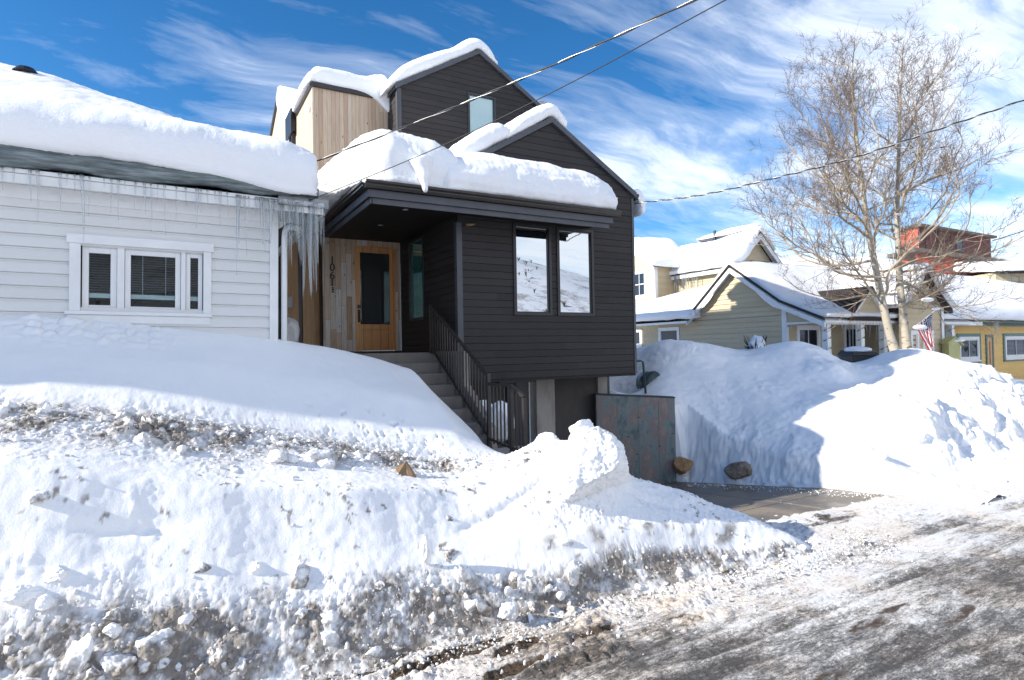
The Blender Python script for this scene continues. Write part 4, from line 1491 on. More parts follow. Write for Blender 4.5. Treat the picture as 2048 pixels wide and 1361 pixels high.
    obj('downpipe', MB().box(2.41, 2.485, 14.42, 14.52, 5.6, 7.34), BLACKM, H)
    mb = MB().prism([(2.46, 15.2, 4.6), (2.46, 18.1, 4.6), (2.46, 18.1, 8.30), (2.46, 16.7, 8.90), (2.46, 15.2, 8.08)], (1.6, 0, 0))
    obj('cedar_wall', mb, PALEWOODY, H)
    mb = MB().prism([(2.40, 15.15, 8.10), (2.40, 16.7, 8.94), (2.40, 16.7, 9.02), (2.40, 15.15, 8.19)], (2.0, 0, 0))
    mb.prism([(2.40, 18.2, 8.30), (2.40, 16.7, 8.94), (2.40, 16.7, 9.02), (2.40, 18.2, 8.40)], (2.0, 0, 0))
    obj('roof', mb, FASCIA, H)
    obj('wall_camera', MB().ball((2.478, 12.75, 7.28), (.012, .05, .06), 10, 6), GREYB, H)
    # porch: soffit, fascia in two steps, gutter, thin metal roof
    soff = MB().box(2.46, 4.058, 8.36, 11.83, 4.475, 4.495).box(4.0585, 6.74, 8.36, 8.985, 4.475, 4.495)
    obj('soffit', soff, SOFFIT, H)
    fa = MB().box(2.47, 6.715, 8.338, 8.359, 4.352, 4.436).box(2.44, 2.459, 8.338, 11.2, 4.352, 4.436)
    fa.box(2.43, 6.775, 8.302, 8.337, 4.437, 4.548).box(2.40, 2.429, 8.302, 11.3, 4.437, 4.548)
    obj('fascia', fa, FASCIA, H, bevel=.003)
    gu = MB()
    prof = [(0.0, 4.552), (-.055, 4.552), (-.075, 4.585), (-.075, 4.605), (-.095, 4.628), (-.095, 4.662), (-.088, 4.662), (-.088, 4.64), (0.0, 4.60)]
    gu.prism([(2.345, 8.30+a, z) for a, z in prof], (4.555, 0, 0))
    gu.prism([(2.40+a, 8.302, z) for a, z in prof], (0, 2.95, 0))
    obj('gutter', gu, BRONZE, H)
    ro = MB().box(2.402, 6.86, 8.303, 8.98, 4.60, 4.655).box(2.402, 4.05, 8.981, 12.49, 4.60, 4.655)
    ro.add([(2.40, 8.30, 4.662), (6.86, 8.30, 4.662), (6.86, 8.98, 4.92), (2.8, 8.98, 4.92)], [(0, 1, 2, 3)])
    obj('porch_roof', ro, FASCIA, H)
    for uv in ((810.7, 418.4), (760.8, 449.6)):
        x, y, z = at(*uv, Z=4.475)
        l = obj('downlight', MB().tube([(x, y, 4.474), (x, y, 4.465)], .055, 16), BLACKM, H)
        obj('lens', MB().tube([(x, y, 4.4645), (x, y, 4.462)], .042, 16), LAMPG, l)
    # entry wall of reclaimed boards, round the door
    D = face_y(11.83)
    dw = (3.13, 3.945, 2.26, 4.40)
    mb = MB()
    for a, b, c, d in ((2.51, dw[0], 2.0, 4.36), (dw[1], 4.06, 2.0, 4.36), (dw[0], dw[1], dw[3], 4.362)):
        if d > c:
            slab(mb, D, a, b, c, min(d, 4.3615), -.03, 0.0)
    slab(mb, D, 2.51, 4.06, 4.3625, 4.62, -.03, -.001)
    obj('board_wall', mb, RECLAIM, H)
    # the door
    fr = MB()
    slab(fr, D, dw[0], dw[0]+.035, 2.26, 4.325, -.04, .025)
    slab(fr, D, dw[1]-.035, dw[1], 2.26, 4.325, -.04, .025)
    slab(fr, D, dw[0], dw[1], 4.326, 4.36, -.04, .025)
    obj('door_frame', fr, OAK, H)
    leaf = MB()
    a, b = dw[0]+.038, dw[1]-.038
    slab(leaf, D, a, a+.068, 2.275, 4.318, -.05, -.008)
    slab(leaf, D, b-.068, b, 2.275, 4.318, -.05, -.008)
    slab(leaf, D, a+.068, b-.068, 4.235, 4.318, -.05, -.008)
    slab(leaf, D, a+.068, b-.068, 2.275, 2.36, -.05, -.008)
    slab(leaf, D, a+.068, b-.068, 2.70, 2.80, -.05, -.004)
    slab(leaf, D, a+.068, b-.068, 2.36, 2.70, -.05, -.022)
    door = obj('door', leaf, OAK, H, bevel=.003)
    obj('pane', slab(MB(), D, a+.068, b-.068, 2.80, 4.235, -.04, -.025), GLASSD, door)
    hd = MB()
    slab(hd, D, a+.010, a+.058, 2.84, 3.09, -.008, .006)
    hd.tube([(a+.034, 11.80, 3.05), (a+.034, 11.765, 3.05), (a+.034, 11.765, 2.88), (a+.034, 11.80, 2.88)], .011, 8)
    slab(hd, D, a+.004, a+.062, 3.115, 3.185, -.008, .022)
    obj('handle', hd, BLACKM, door, bevel=.003)
    obj('threshold', MB().box(3.0, 4.04, 11.70, 11.825, 2.225, 2.262), BLACKM, H)
    obj('door_mat', MB().box(3.15, 4.0, 11.1, 11.65, 2.222, 2.236), DARKIN, H)
    # slatted cedar panels in the passage
    mb = MB().box(1.80, 2.120, 12.2, 12.24, 1.9, 4.75)
    obj('slatted_panel', mb, SLAT, H)
    mb = MB().box(2.200, 2.515, 12.2, 12.24, 1.9, 4.75)
    obj('slatted_panel', mb, SLAT, H)
    mb = MB().box(2.121, 2.199, 12.25, 12.27, 1.9, 4.7).box(2.516, 2.60, 12.0, 12.24, 1.9, 4.7).box(1.2, 2.6, 12.28, 12.3, 1.9, 4.8)
    obj('panel_gap', mb, BLACKM, H)
    obj('meter_box', MB().box(1.80, 1.99, 12.05, 12.19, 3.12, 3.33), GREYB, H, bevel=.02)
    # house number and bell
    for ch, v in zip('1061', (521.5, 536, 552, 566.5)):
        c = bpy.data.curves.new('house_number', 'FONT')
        c.body = ch
        c.size = 0.205
        c.extrude = 0.008
        c.align_x = 'CENTER'
        c.align_y = 'CENTER'
        c.offset = 0.003
        n = bpy.data.objects.new('house_number', c)
        COL.objects.link(n)
        dg_ = bpy.context.evaluated_depsgraph_get()
        me = bpy.data.meshes.new_from_object(n.evaluated_get(dg_))
        bpy.data.objects.remove(n)
        n = bpy.data.objects.new('house_number', me)
        COL.objects.link(n)
        n.parent = H
        p = at(664.5, v, Y=11.815)
        n.location = tuple(p-np.array(H.location))
        n.rotation_euler = (math.radians(90), 0, 0)
        me.materials.append(BLACKM)
    p = at(666, 580, Y=11.82)
    bell = obj('doorbell', slab(MB(), D, p[0]-.025, p[0]+.025, p[2]-.055, p[2]+.055, .0, .02), BLACKM, H, bevel=.006)
    obj('button', MB().tube([(p[0], 11.809, p[2]-.022), (p[0], 11.804, p[2]-.022)], .013, 12), GREYB, bell)
    obj('camera_lens', MB().tube([(p[0], 11.809, p[2]+.028), (p[0], 11.804, p[2]+.028)], .010, 12), LAMPG, bell)
    # under the overhang: garage front, pillars, dark door
    ov = MB().box(4.08, 7.83, 9.001, 9.9, 1.70, 1.744)
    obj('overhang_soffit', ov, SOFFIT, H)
    obj('garage_wall', MB().box(4.08, 5.56, 9.86, 9.9, -.9, 1.70).box(5.40, 5.60, 9.80, 9.859, -.9, 1.64), DARKCONC, H)
    obj('side_door', slab(MB(), face_y(9.88), 5.60, 5.90, -.8, 1.62, 0, .04), BLACKM, H)
    obj('lintel', MB().box(5.2, 5.98, 9.72, 9.80, 1.62, 1.70), BLACKM, H)
    obj('concrete_pillar', MB().box(5.985, 6.40, 9.70, 9.95, -.9, 1.699), CONCRETE, H, bevel=.008)
    obj('garage_door', slab(MB(), face_y(9.82), 6.401, 7.47, -.9, 1.699, 0, .03), DARKCONC, H)
    obj('concrete_pillar', MB().box(7.475, 7.71, 9.74, 9.95, -.9, 1.699), CONCRETE, H, bevel=.008)
    obj('post', MB().box(7.715, 7.785, 9.76, 9.84, .8, 1.699), BLACKM, H)
    obj('beam_end', MB().prism([(4.20, 8.98, 4.33), (4.40, 8.98, 4.345), (4.33, 8.98, 4.31), (4.24, 8.98, 4.30)], (0, -.06, 0)), BOARDB, H)
    return H


build_modern_house()


def sec_yz(X, pts):
    return [(X, y, z) for y, z in pts]


def modern_snow():
    # porch roof: tall lump at the left, long even slab to the right
    keys = []
    K = [(2.12, 9.6, 4.72, 5.10, .30), (2.30, 8.9, 4.70, 5.42, .28), (2.62, 8.42, 4.70, 5.66, .30), (3.0, 8.34, 4.66, 5.70, .3), (3.4, 8.32, 4.64, 5.66, .3), (3.75, 8.30, 4.62, 5.54, .28)]
    for X, yf, zb, zt, bl in K:
        keys.append(sec_yz(X, [(yf+.10, zb), (yf-.02, zb+.10), (yf-.07, zb+.30), (yf+.02, zt-.38), (yf+.26, zt-.16), (yf+.95, zt), (10.6, zt+.02), (11.7, zt-.1), (12.4, zt-.25), (12.45, 4.68), (10.4, 4.67)]))
    snow_loft('roof_snow', keys, 80, 96, 0.085, 1.5, 'tallest broken snow lump on the left corner of the black porch roof', 'snow', ROOFSNOW, .22, [(-1, 0, 0), (1, -.1, 0)], 3.0, .020)
    keys = []
    for X, zb, zt, lp in ((3.62, 4.62, 5.26, 5.0), (4.05, 4.67, 5.43, 5.06), (4.35, 4.67, 5.53, 5.09), (5.0, 4.67, 5.53, 5.09), (5.9, 4.67, 5.52, 5.07), (6.5, 4.67, 5.47, 5.01), (6.80, 4.67, 5.38, 4.93)):
        keys.append(sec_yz(X, [(8.30, zb), (8.225, zb+.07), (8.20, zb+.22), (8.24, lp-.03), (8.36, lp+.15), (8.60, zt-.10), (8.95, zt), (9.02, zt-.02), (9.0, zt-.3), (8.98, 4.75), (8.6, 4.68)]))
    snow_loft('roof_snow', keys, 140, 90, 0.036, 2.2, 'long even snow slab on the porch roof above the pair of windows', 'snow', ROOFSNOW, .10, [(-1, 0, 0), (1, 0, 0)], 4.0, .008)
    # melt tongue sliding over the gutter
    t = np.linspace(0, 1, 14)
    c = at(850, 372, Y=8.17)
    pts = np.stack([c[0]-.02+.03*t, 8.27-.085*np.sin(t*1.8), 5.02-.46*t], -1)
    mb = MB().tube(pts, .17*(1-t)**.8*(1-.35*np.sin(t*2.6))+.016+.008*np.sin(t*15), 14)
    o = obj('snow_tongue', mb, ROOFSNOW, None, True, loc=tuple(c))
    tag(o, 'dripping tongue of snow over the black porch gutter', 'snow')

    # lower gable, left slope: sections across the slope, lofted from eave to ridge
    def slope_secs(lst, y0, y1, zr, base_off=.0):
        ks = []
        for x, th, fr in lst:
            z = zr-abs(x-5.95)*.596
            ks.append([(x, y0+.10, z+.0), (x, y0-fr, z+.05), (x, y0-fr-.02, z+th*.55), (x, y0+.05, z+th*.9), (x, y0+.35, z+th), (x, (y0+y1)/2, z+th*1.04), (x, y1, z+th), (x, y1, z-.02), (x, (y0+y1)/2, z-.03)])
        return ks
    snow_loft('roof_snow', slope_secs([(3.95, .22, .02), (4.2, .36, .02), (4.6, .44, .03), (4.9, .40, .03), (5.06, .24, .02)], 8.98, 11.8, 6.42), 60, 70, .035, 2.0,
              'snow pillow low on the left slope of the lower black gable', 'snow', ROOFSNOW, .10, [(-1, 0, -.4), (1, 0, .5)], 5.0)
    ks = slope_secs([(5.06, .16, .02), (5.3, .30, .03), (5.62, .34, .03), (5.95, .30, .05), (6.15, .30, .04), (6.26, .24, .02)], 8.96, 11.8, 6.42)
    snow_loft('roof_snow', ks, 60, 70, .02, 2.0, 'snow cap curling over the peak of the lower black gable', 'snow', ROOFSNOW, .10, [(-1, 0, -.4), (1, 0, -.4)], 6.0)
    ks = slope_secs([(6.9, .03, -.05), (7.3, .07, -.05), (7.7, .11, -.05), (7.9, .13, -.06)], 9.0, 11.8, 6.42)
    snow_loft('roof_snow', ks, 40, 60, .01, 2.0, 'thin snow on the right slope of the lower black gable', 'snow', ROOFSNOW, .05, [(-1, 0, .5), (1, 0, -.5)], 7.0)
    ks = [[(7.88, y, 5.30), (8.02, y, 5.36), (8.14, y, 5.25), (8.17, y, 5.05), (8.10, y, 4.86), (8.01, y, 4.88), (7.98, y, 5.1)] for y in (9.02, 9.5, 10.2, 11.4)]
    snow_loft('roof_snow', ks, 40, 40, .02, 3.0, 'snow roll drooping off the right eave of the black house', 'snow', ROOFSNOW, .08, [(0, -1, 0), (0, 1, 0)], 8.0)
    # upper gable
    ks = slope_secs([(3.92, .16, .02), (4.2, .36, .03), (4.75, .38, .03), (5.4, .33, .03), (5.75, .38, .05), (5.95, .30, .06), (6.2, .33, .06), (6.42, .18, .02)], 11.84, 14.8, 8.92)
    snow_loft('roof_snow', ks, 90, 80, .03, 1.6, 'thick snow on the left slope and peak of the upper black gable', 'snow', ROOFSNOW, .10, [(-1, 0, -.8), (1, 0, -.4)], 9.0)
    ks = slope_secs([(6.6, .05, -.3), (7.2, .10, -.3), (7.7, .30, -.9), (8.0, .30, -1.0)], 11.9, 14.8, 8.92)
    snow_loft('roof_snow', ks, 40, 60, .03, 1.8, 'snow lump on the right slope of the upper black gable', 'snow', ROOFSNOW, .08, [(-1, 0, .5), (1, 0, -.5)], 10.0)
    # cedar box, drooping into the valley beside the black gable
    ks = []
    for X, th, dr in ((2.46, .26, 0), (2.62, .40, 0), (3.1, .42, 0), (3.5, .40, .02), (3.8, .48, .12), (3.98, .52, .26), (4.08, .40, .34)):
        z = 7.75
        ks.append(sec_yz(X, [(12.50, z-dr), (12.40, z+.05-dr), (12.38, z+th*.55), (12.50, z+th*.88), (12.8, z+th), (13.6, z+th*.95), (14.2, z+th*.7), (14.3, z+.02), (13.2, z-.02)]))
    snow_loft('roof_snow', ks, 70, 70, .03, 1.8, 'rounded snow slab on the pale cedar box of the black house', 'snow', ROOFSNOW, .10, [(-1, 0, 0), (.6, 0, -.8)], 11.0)
    ks = [[(X, 14.5, 8.0), (X, 14.7, 8.25), (X, 15.3, 8.55), (X, 15.9, 8.85), (X, 16.4, 9.2), (X, 16.7, 9.2), (X, 16.75, 9.0), (X, 15.4, 8.2), (X, 14.8, 7.75)] for X in (2.46, 2.8, 3.4, 4.0)]
    snow_loft('roof_snow', ks, 40, 50, .03, 2.0, 'small snow mound on the rear cedar gable beside the black roof box', 'snow', ROOFSNOW, .12, [(-1, 0, 0), (1, 0, 0)], 12.0)


modern_snow()


# ---------------------------------------------------------------- steps, railings, retaining wall
def build_steps():
    S = thing('entry_steps', 'flight of grey concrete steps up to the oak door', 'steps', (3.2, 8.6, 0.85))
    n = 8
    z0, z1 = 0.84, 2.222
    rise = (z1-z0)/n
    y_top, y_bot = 9.85, 7.62
    run = (y_top-y_bot)/(n-1)
    obj('landing', MB().box(2.0, 4.045, y_top, 11.84, 1.9, z1), STEPCONC, S, bevel=.012)
    for k in range(n-1):
        zt = z0+rise*(k+1)
        y = y_bot+run*k
        obj('step', MB().box(2.2, 3.96, y, y+run-.001 if k < n-2 else y_top-.001, zt-rise-.15, zt), STEPCONC, S, bevel=.012)
    obj('walkway', MB().box(2.6, 4.6, 5.9, y_bot-.001, .60, z0), CONCRETE, S, bevel=.012)
    ck = MB().prism([(3.965, 9.98, 2.235), (3.965, 8.58, 2.235), (3.965, 8.58, 1.70), (3.965, 7.7, 1.10), (3.965, 7.7, .3), (3.965, 9.98, .3)], (.11, 0, 0))
    obj('cheek_wall', ck, CONCRETE, S, bevel=.008)


build_steps()


def build_railing():
    R = thing('stair_railing', 'dark metal railing with thin balusters down the right side of the entry steps', 'railing', (3.88, 8.7, 0.85))
    x = 3.88
    pt = [at(861, 611, X=x), at(975, 751, X=x)]
    pb = [at(862, 704, X=x), at(975, 868, X=x)]
    a_t, b_t = pt
    a_b, b_b = pb
    obj('top_rail', MB().beam(a_t, b_t, .045, .035), RAIL, R, bevel=.003)
    lo_a, lo_b = np.array([x, a_t[1], 2.30]), np.array([x, b_t[1], 1.02])
    obj('bottom_rail', MB().beam(lo_a, lo_b, .035, .03), RAIL, R, bevel=.003)
    obj('post', MB().box(x-.022, x+.022, a_t[1]-.02, a_t[1]+.025, 2.2, a_t[2]+.005), RAIL, R, bevel=.003)
    obj('post', MB().box(x-.026, x+.026, b_t[1]-.05, b_t[1]+.002, .84, b_t[2]+.03), RAIL, R, bevel=.003)
    n = 21
    for k in range(1, n):
        t = k/n
        p, q = a_t+(b_t-a_t)*t, lo_a+(lo_b-lo_a)*t
        obj('baluster', MB().box(x-.009, x+.009, p[1]-.009, p[1]+.009, q[2], p[2]-.012), RAIL, R)
    # level lower section that drops at its end
    L = thing('walkway_railing', 'short level dark metal railing with a sloped end, at the foot of the entry steps', 'railing', (3.88, 7.0, 0.85))
    P = [at(980, 769, X=x), at(1022, 771, X=x), at(1048, 794, X=x)]
    zb = .93
    y1, y2, y3 = b_t[1]-.06, P[1][1], P[2][1]
    zt = (P[0][2]+P[1][2])/2
    obj('top_rail', MB().beam((x, y1, zt), (x, y2, zt), .045, .035), RAIL, L, bevel=.003)
    obj('top_rail', MB().beam((x, y2-.002, zt), (x, y3, P[2][2]), .045, .035), RAIL, L, bevel=.003)
    obj('bottom_rail', MB().beam((x, y1, zb+.06), (x, y3, zb), .035, .03), RAIL, L)
    for y, z in ((y2, zt-.02), (y3, P[2][2]-.015)):
        obj('post', MB().box(x-.024, x+.024, y-.024, y+.024, .80, z), RAIL, L, bevel=.003)
    for k in range(1, 9):
        y = y1+(y3-y1)*k/9.0
        if abs(y-y2) < .04:
            continue
        z = zt if y > y2 else zt+(P[2][2]-zt)*(y-y2)/(y3-y2)
        obj('baluster', MB().box(x-.009, x+.009, y-.009, y+.009, zb, z-.012), RAIL, L)


build_railing()


def build_retaining_wall():
    A, B = np.array([7.28, 9.56]), np.array([8.645, 8.80])
    W = thing('retaining_wall', 'stained concrete retaining wall with form marks beside the driveway', 'wall', (A[0], A[1], -.7))
    d = (B-A)/np.linalg.norm(B-A)
    nrm = np.array([-d[1], d[0]])
    L = np.linalg.norm(B-A)
    za, zb = 1.315, 1.225

    def pt(s, z, o):
        q = A+d*s-nrm*o
        return (q[0], q[1], z)
    body = MB().prism([pt(0, -.8, 0), pt(L, -.8, 0), pt(L, zb, 0), pt(0, za, 0)], tuple(np.append(nrm*.22, 0)))
    obj('wall_body', body, FORMWALL, W, bevel=.006)
    # raised form-panel fields and seams
    for s0, s1, z0, z1 in ((.02, .40, .55, 1.24), (.02, .40, -.4, .535), (.415, .82, .50, 1.22), (.415, .82, -.4, .485), (.835, 1.22, .46, 1.19), (.835, 1.22, -.45, .445), (1.235, L-.03, -.45, 1.17)):
        mb = MB()
        mb.add([pt(s0, z0, .005), pt(s1, z0, .005), pt(s1, z1, .005), pt(s0, z1, .005)], [(0, 1, 2, 3)])
        for (a, b) in (((s0, z0), (s1, z0)), ((s1, z0), (s1, z1)), ((s1, z1), (s0, z1)), ((s0, z1), (s0, z0))):
            mb.add([pt(*a, .005), pt(*b, .005), pt(*b, 0), pt(*a, 0)], [(0, 1, 2, 3)])
        obj('form_panel', mb, FORMWALL, W)
    obj('wall_cap', MB().prism([pt(-.01, za+.001, .012), pt(L+.01, zb+.001, .012), pt(L+.01, zb+.022, .012), pt(-.01, za+.022, .012)], tuple(np.append(nrm*.24, 0))), DARKCONC, W)
    for s, z in ((.16, .57), (.80, .13), (.84, .86), (.10, -.02), (1.24, .28), (1.5, .52), (.62, .48)):
        t = MB()
        c = np.array(pt(s, z, .007))
        u = np.append(d, 0)
        t.add([c-u*.022-np.array([0, 0, .009]), c+u*.022-np.array([0, 0, .009]), c+u*.022+np.array([0, 0, .009]), c-u*.022+np.array([0, 0, .009])], [(0, 1, 2, 3)])
        obj('form_tie', t, RUST, W)
    g = at(1335, 852, Y=8.86)
    s = float(np.dot(g[:2]-A, d))
    t = MB()
    t.add([pt(s-.07, g[2]-.012, .0085), pt(s+.05, g[2]-.010, .0085), pt(s+.052, g[2]+.010, .0085), pt(s-.066, g[2]+.012, .0085)], [(0, 1, 2, 3)])
    obj('paint_mark', t, PAINTG, W)


build_retaining_wall()

# ---------------------------------------------------------------- houses beyond the right snowbank
def at_d(u, v, d):
    return CAM+ray(u, v)*d


def trim_line(name, pts, w_, h, mat, parent):
    mb = MB()
    for a, b in zip(pts[:-1], pts[1:]):
        mb.beam(a, b, w_, h)
    return obj(name, mb, mat, parent)


def simple_window(T, u0, u1, z0, z1, parent, trim, glass, tw=.09, sill=True, mull=0, rail=False, label=None):
    w_ = obj('window', window_ring(MB(), T, u0-tw, u1+tw, z0-tw, z1+tw, tw, .045, .0), trim, parent)
    if sill:
        obj('sill', slab(MB(), T, u0-tw-.05, u1+tw+.05, z0-tw-.055, z0-tw-.001, .0, .075), trim, w_)
    sh = window_ring(MB(), T, u0+.001, u1-.001, z0+.001, z1-.001, .035, .03, .008)
    for k in range(mull):
        u = u0+(u1-u0)*(k+1)/(mull+1)
        slab(sh, T, u-.012, u+.012, z0+.036, z1-.036, .008, .028)
    if rail:
        zm = (z0+z1)/2
        slab(sh, T, u0+.036, u1-.036, zm-.02, zm+.02, .008, .033)
    obj('sash', sh, trim, w_)
    obj('pane', slab(MB(), T, u0+.036, u1-.036, z0+.036, z1-.036, .001, .006), glass, w_)
    return w_


def build_yellow_cottage():
    X0 = 16.0
    H = thing('yellow_cottage', 'single-storey yellow cottage with a wide street-side gable wall and white porch posts', 'house', (X0, 12.0, 1.0))
    S = face_x(X0)
    w1 = (16.05, 16.93, 2.35, 2.87)
    w0 = (18.05, 18.75, 2.35, 2.87)
    mb = boards(MB(), S, [(11.64, .9), (20, .9), (20, 3.15), (11.64, 3.15)], .16, .034, LAP, [w1, w0], .9)
    boards(mb, S, [(11.64, 3.14), (15.3, 3.14), (13.45, 4.70), (11.64, 3.45)], .16, .034, LAP, (), .9)
    obj('siding_wall', mb, YELLOWP, H)
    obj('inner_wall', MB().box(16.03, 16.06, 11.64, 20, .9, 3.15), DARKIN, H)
    for w_ in (w1, w0):
        simple_window(S, *w_, H, WHITET, GLASSC)
    obj('corner_board', MB().box(15.965, 15.979, 11.60, 11.74, .9, 3.42).box(15.965, 16.08, 11.585, 11.599, .9, 3.42), WHITET, H)
    # gable verge: white boards, dark shingle edge
    rid = np.array([15.72, 13.45, 4.86])
    eL = np.array([15.72, 15.38, 3.22])
    eR = np.array([15.72, 10.22, 2.96])
    kk = np.array([15.72, 11.62, 3.56])
    for nm, dz_, th, mat, xx in (('verge_board', -.10, .15, WHITET, 0.0), ('roof_edge', .02, .07, SHINGLE, -.03)):
        mb = MB()
        for a, b in ((rid, eL), (rid, kk), (kk, eR)):
            o_ = np.array([xx, 0, dz_])
            mb.prism([a+o_, b+o_, b+o_+[0, 0, -th], a+o_+[0, 0, -th]], (.06, 0, 0))
        obj(nm, mb, mat, H)
    mb = MB()
    for a, b in ((rid, eL), (rid, kk), (kk, eR)):
        mb.prism([a+[.06, 0, -.06], b+[.06, 0, -.06], b+[.06, 0, -.12], a+[.06, 0, -.12]], (8.4, 0, 0))
    obj('roof', mb, WHITET, H)
    # left wing with its own eave
    obj('eave_board', MB().box(15.66, 15.70, 15.30, 25, 3.06, 3.19).box(15.70, 15.98, 15.30, 21, 3.10, 3.13), WHITET, H)
    obj('roof', MB().prism([(15.66, 15.2, 3.20), (20.6, 15.2, 4.65), (20.6, 15.2, 4.60), (15.66, 15.2, 3.14)], (0, 6, 0)), SHINGLE, H)
    obj('eave_light', MB().ball((15.68, 15.3, 3.26), (.06, .08, .04), 8, 5), BLACKM, H)
    # porch
    P_ = face_y(11.66)
    mb = boards(MB(), P_, [(16.0, .9), (25.2, .9), (25.2, 3.3), (16.0, 3.3)], .16, .02, LAP, [(16.62, 17.55, 1.3, 2.72), (19.0, 19.8, 1.2, 2.75)], .9)
    obj('siding_wall', mb, YELLOWP, H)
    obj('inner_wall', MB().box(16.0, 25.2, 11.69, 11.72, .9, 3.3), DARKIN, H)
    simple_window(P_, 16.62, 17.55, 1.3, 2.72, H, WHITET, GLASSC, .11, True, 1, True)
    simple_window(P_, 19.0, 19.8, 1.2, 2.75, H, WHITET, GLASSC, .10, True, 1, True)
    obj('door', slab(MB(), P_, 20.9, 21.8, 1.0, 2.75, .0, .03), DARKIN, H)
    tri = MB()
    tri.prism([(15.99, 11.60, 3.40), (15.99, 10.40, 2.90), (15.99, 11.60, 2.90)], (.03, 0, 0))
    obj('gable_infill', tri, YELLOWP, H)
    obj('porch_beam', MB().box(15.96, 25.1, 10.36, 10.48, 2.80, 2.93).box(15.94, 15.985, 10.481, 11.58, 2.84, 2.90), WHITET, H)
    obj('porch_floor', MB().box(16.0, 25.1, 10.3, 11.65, 1.20, 1.30), CONCRETE, H)
    for x in (16.12, 17.75, 18.95, 20.3, 21.55, 23.0):
        post = obj('porch_post', MB().box(x-.085, x+.085, 10.345, 10.515, 1.0, 2.799), WHITET, H)
        t = np.linspace(0, 1, 60)
        sp = np.stack([x+.11*np.cos(t*31), 10.43+.11*np.sin(t*31), 1.35+1.4*t], -1)
        mb = MB().tube(sp, .006, 4)
        for q in sp[::3]:
            mb.ball(q+np.array([0, -.012, -.01]), .016, 5, 4)
        obj('string_lights', mb, BULB, post)
    # little porch gable
    pk = at(1735, 580, Y=10.25)
    a, b = at(1704, 624, Y=10.25), at(1765, 628, Y=10.25)
    zb = a[2]-.02
    gb = boards(MB(), face_y(10.25), [(a[0], zb), (b[0], zb), (pk[0], pk[2]-.05)], .13, .015, LAP, (), zb)
    obj('siding_gable', gb, YELLOWP, H)
    mb = MB()
    for e in (a, b):
        mb.prism([(pk[0], 10.14, pk[2]+.04), (e[0], 10.14, zb+.04), (e[0], 10.14, zb-.06), (pk[0], 10.14, pk[2]-.06)], (0, .10, 0))
    obj('verge_board', mb, WHITET, H)
    mb = MB()
    for e, s in ((a, -1), (b, 1)):
        mb.prism([(pk[0], 10.10, pk[2]+.10), (e[0]+s*.12, 10.10, zb+.02), (e[0]+s*.12, 10.10, zb-.02), (pk[0], 10.10, pk[2]+.05)], (0, 1.8, 0))
    obj('roof', mb, SHINGLE, H)
    obj('roof', MB().prism([(a[0]-.2, 10.05, zb-.22), (a[0]-.2, 10.26, zb-.03), (a[0]-.2, 10.26, zb-.22)], (b[0]-a[0]+.4, 0, 0)), SHINGLE, H)
    obj('porch_camera', MB().ball((16.06, 11.5, 2.78), .045, 8, 6), GREYB, H)
    # front gable at the right end, behind the trees
    F = face_y(10.1)
    pk = at(1838, 548, Y=10.1)
    l, r_ = at(1796, 612, Y=10.1), at(1884, 618, Y=10.1)
    zz_ = l[2]
    mb = boards(MB(), F, [(l[0], .9), (r_[0], .9), (r_[0], zz_), (l[0], zz_)], .16, .02, LAP, [], .9)
    boards(mb, F, [(l[0], zz_), (r_[0], zz_), (pk[0], pk[2])], .16, .02, LAP, (), .9)
    obj('siding_wall', mb, YELLOWP, H)
    obj('corner_board', MB().box(r_[0]-.14, r_[0], 10.05, 10.075, .9, zz_), WHITET, H)
    for u0, u1 in ((1826, 1836), (1850, 1866)):
        p, q = at(u0, 668, Y=10.05), at(u1, 700, Y=10.05)
        simple_window(F, p[0], q[0], 1.3, p[2], H, WHITET, GLASSC, .10, True, 0, True)
    mb = MB()
    for e, s in ((l, -1), (r_, 1)):
        mb.prism([(pk[0], 9.9, pk[2]+.12), (e[0]+s*.25, 9.9, zz_-.08), (e[0]+s*.25, 9.9, zz_-.2), (pk[0], 9.9, pk[2])], (0, 5, 0))
    obj('roof', mb, SHINGLE, H)
    # snow
    def plane_sec(X, pts, th, round_=.25):
        top = [np.array([X, y, z]) for y, z in pts]
        out = [top[0]+[0, 0, .02], top[0]+[0, -.10, .10], top[0]+[0, -.06, th*.8]]
        out += [q+[0, 0, th] for q in top[1:-1]]
        out += [top[-1]+[0, .10, th*.8], top[-1]+[0, .12, .1], top[-1]+[0, 0, .02]]
        out += [q-[0, 0, .02] for q in top[1:-1][::-1]]
        return out
    W5 = ((15.80, .12), (16.5, .18), (18, .20), (21, .20), (24.2, .18))
    ks = [plane_sec(X, [(10.25, 2.98), (10.8, 3.22), (11.62, 3.58), (12.6, 4.28), (13.3, 4.80), (13.48, 4.86)], th) for X, th in W5]
    snow_loft('roof_snow', ks, 70, 90, .035, 1.2, 'snow on the street side of the yellow cottage roof, down to its porch', 'snow', ROOFSNOW, .05, [(-1, 0, 0), (1, 0, 0)], 13.0)
    ks = [plane_sec(X, [(13.42, 4.88), (13.7, 4.74), (14.6, 3.92), (15.35, 3.28)], th) for X, th in W5]
    snow_loft('roof_snow', ks, 50, 70, .035, 1.2, 'snow on the far side of the yellow cottage gable', 'snow', ROOFSNOW, .05, [(-1, 0, 0), (1, 0, 0)], 13.5)
    ks = [[(15.64, y, 3.22), (15.58, y, 3.34), (15.66, y, 3.50), (16.2, y, 3.80), (18, y, 4.35-.06*(y-16)), (20.6, y, 5.12-.10*(y-17)), (20.8, y, 4.4), (18, y, 3.8), (16.2, y, 3.32)] for y in (15.0, 16.5, 18.5, 20.8, 25.5)]
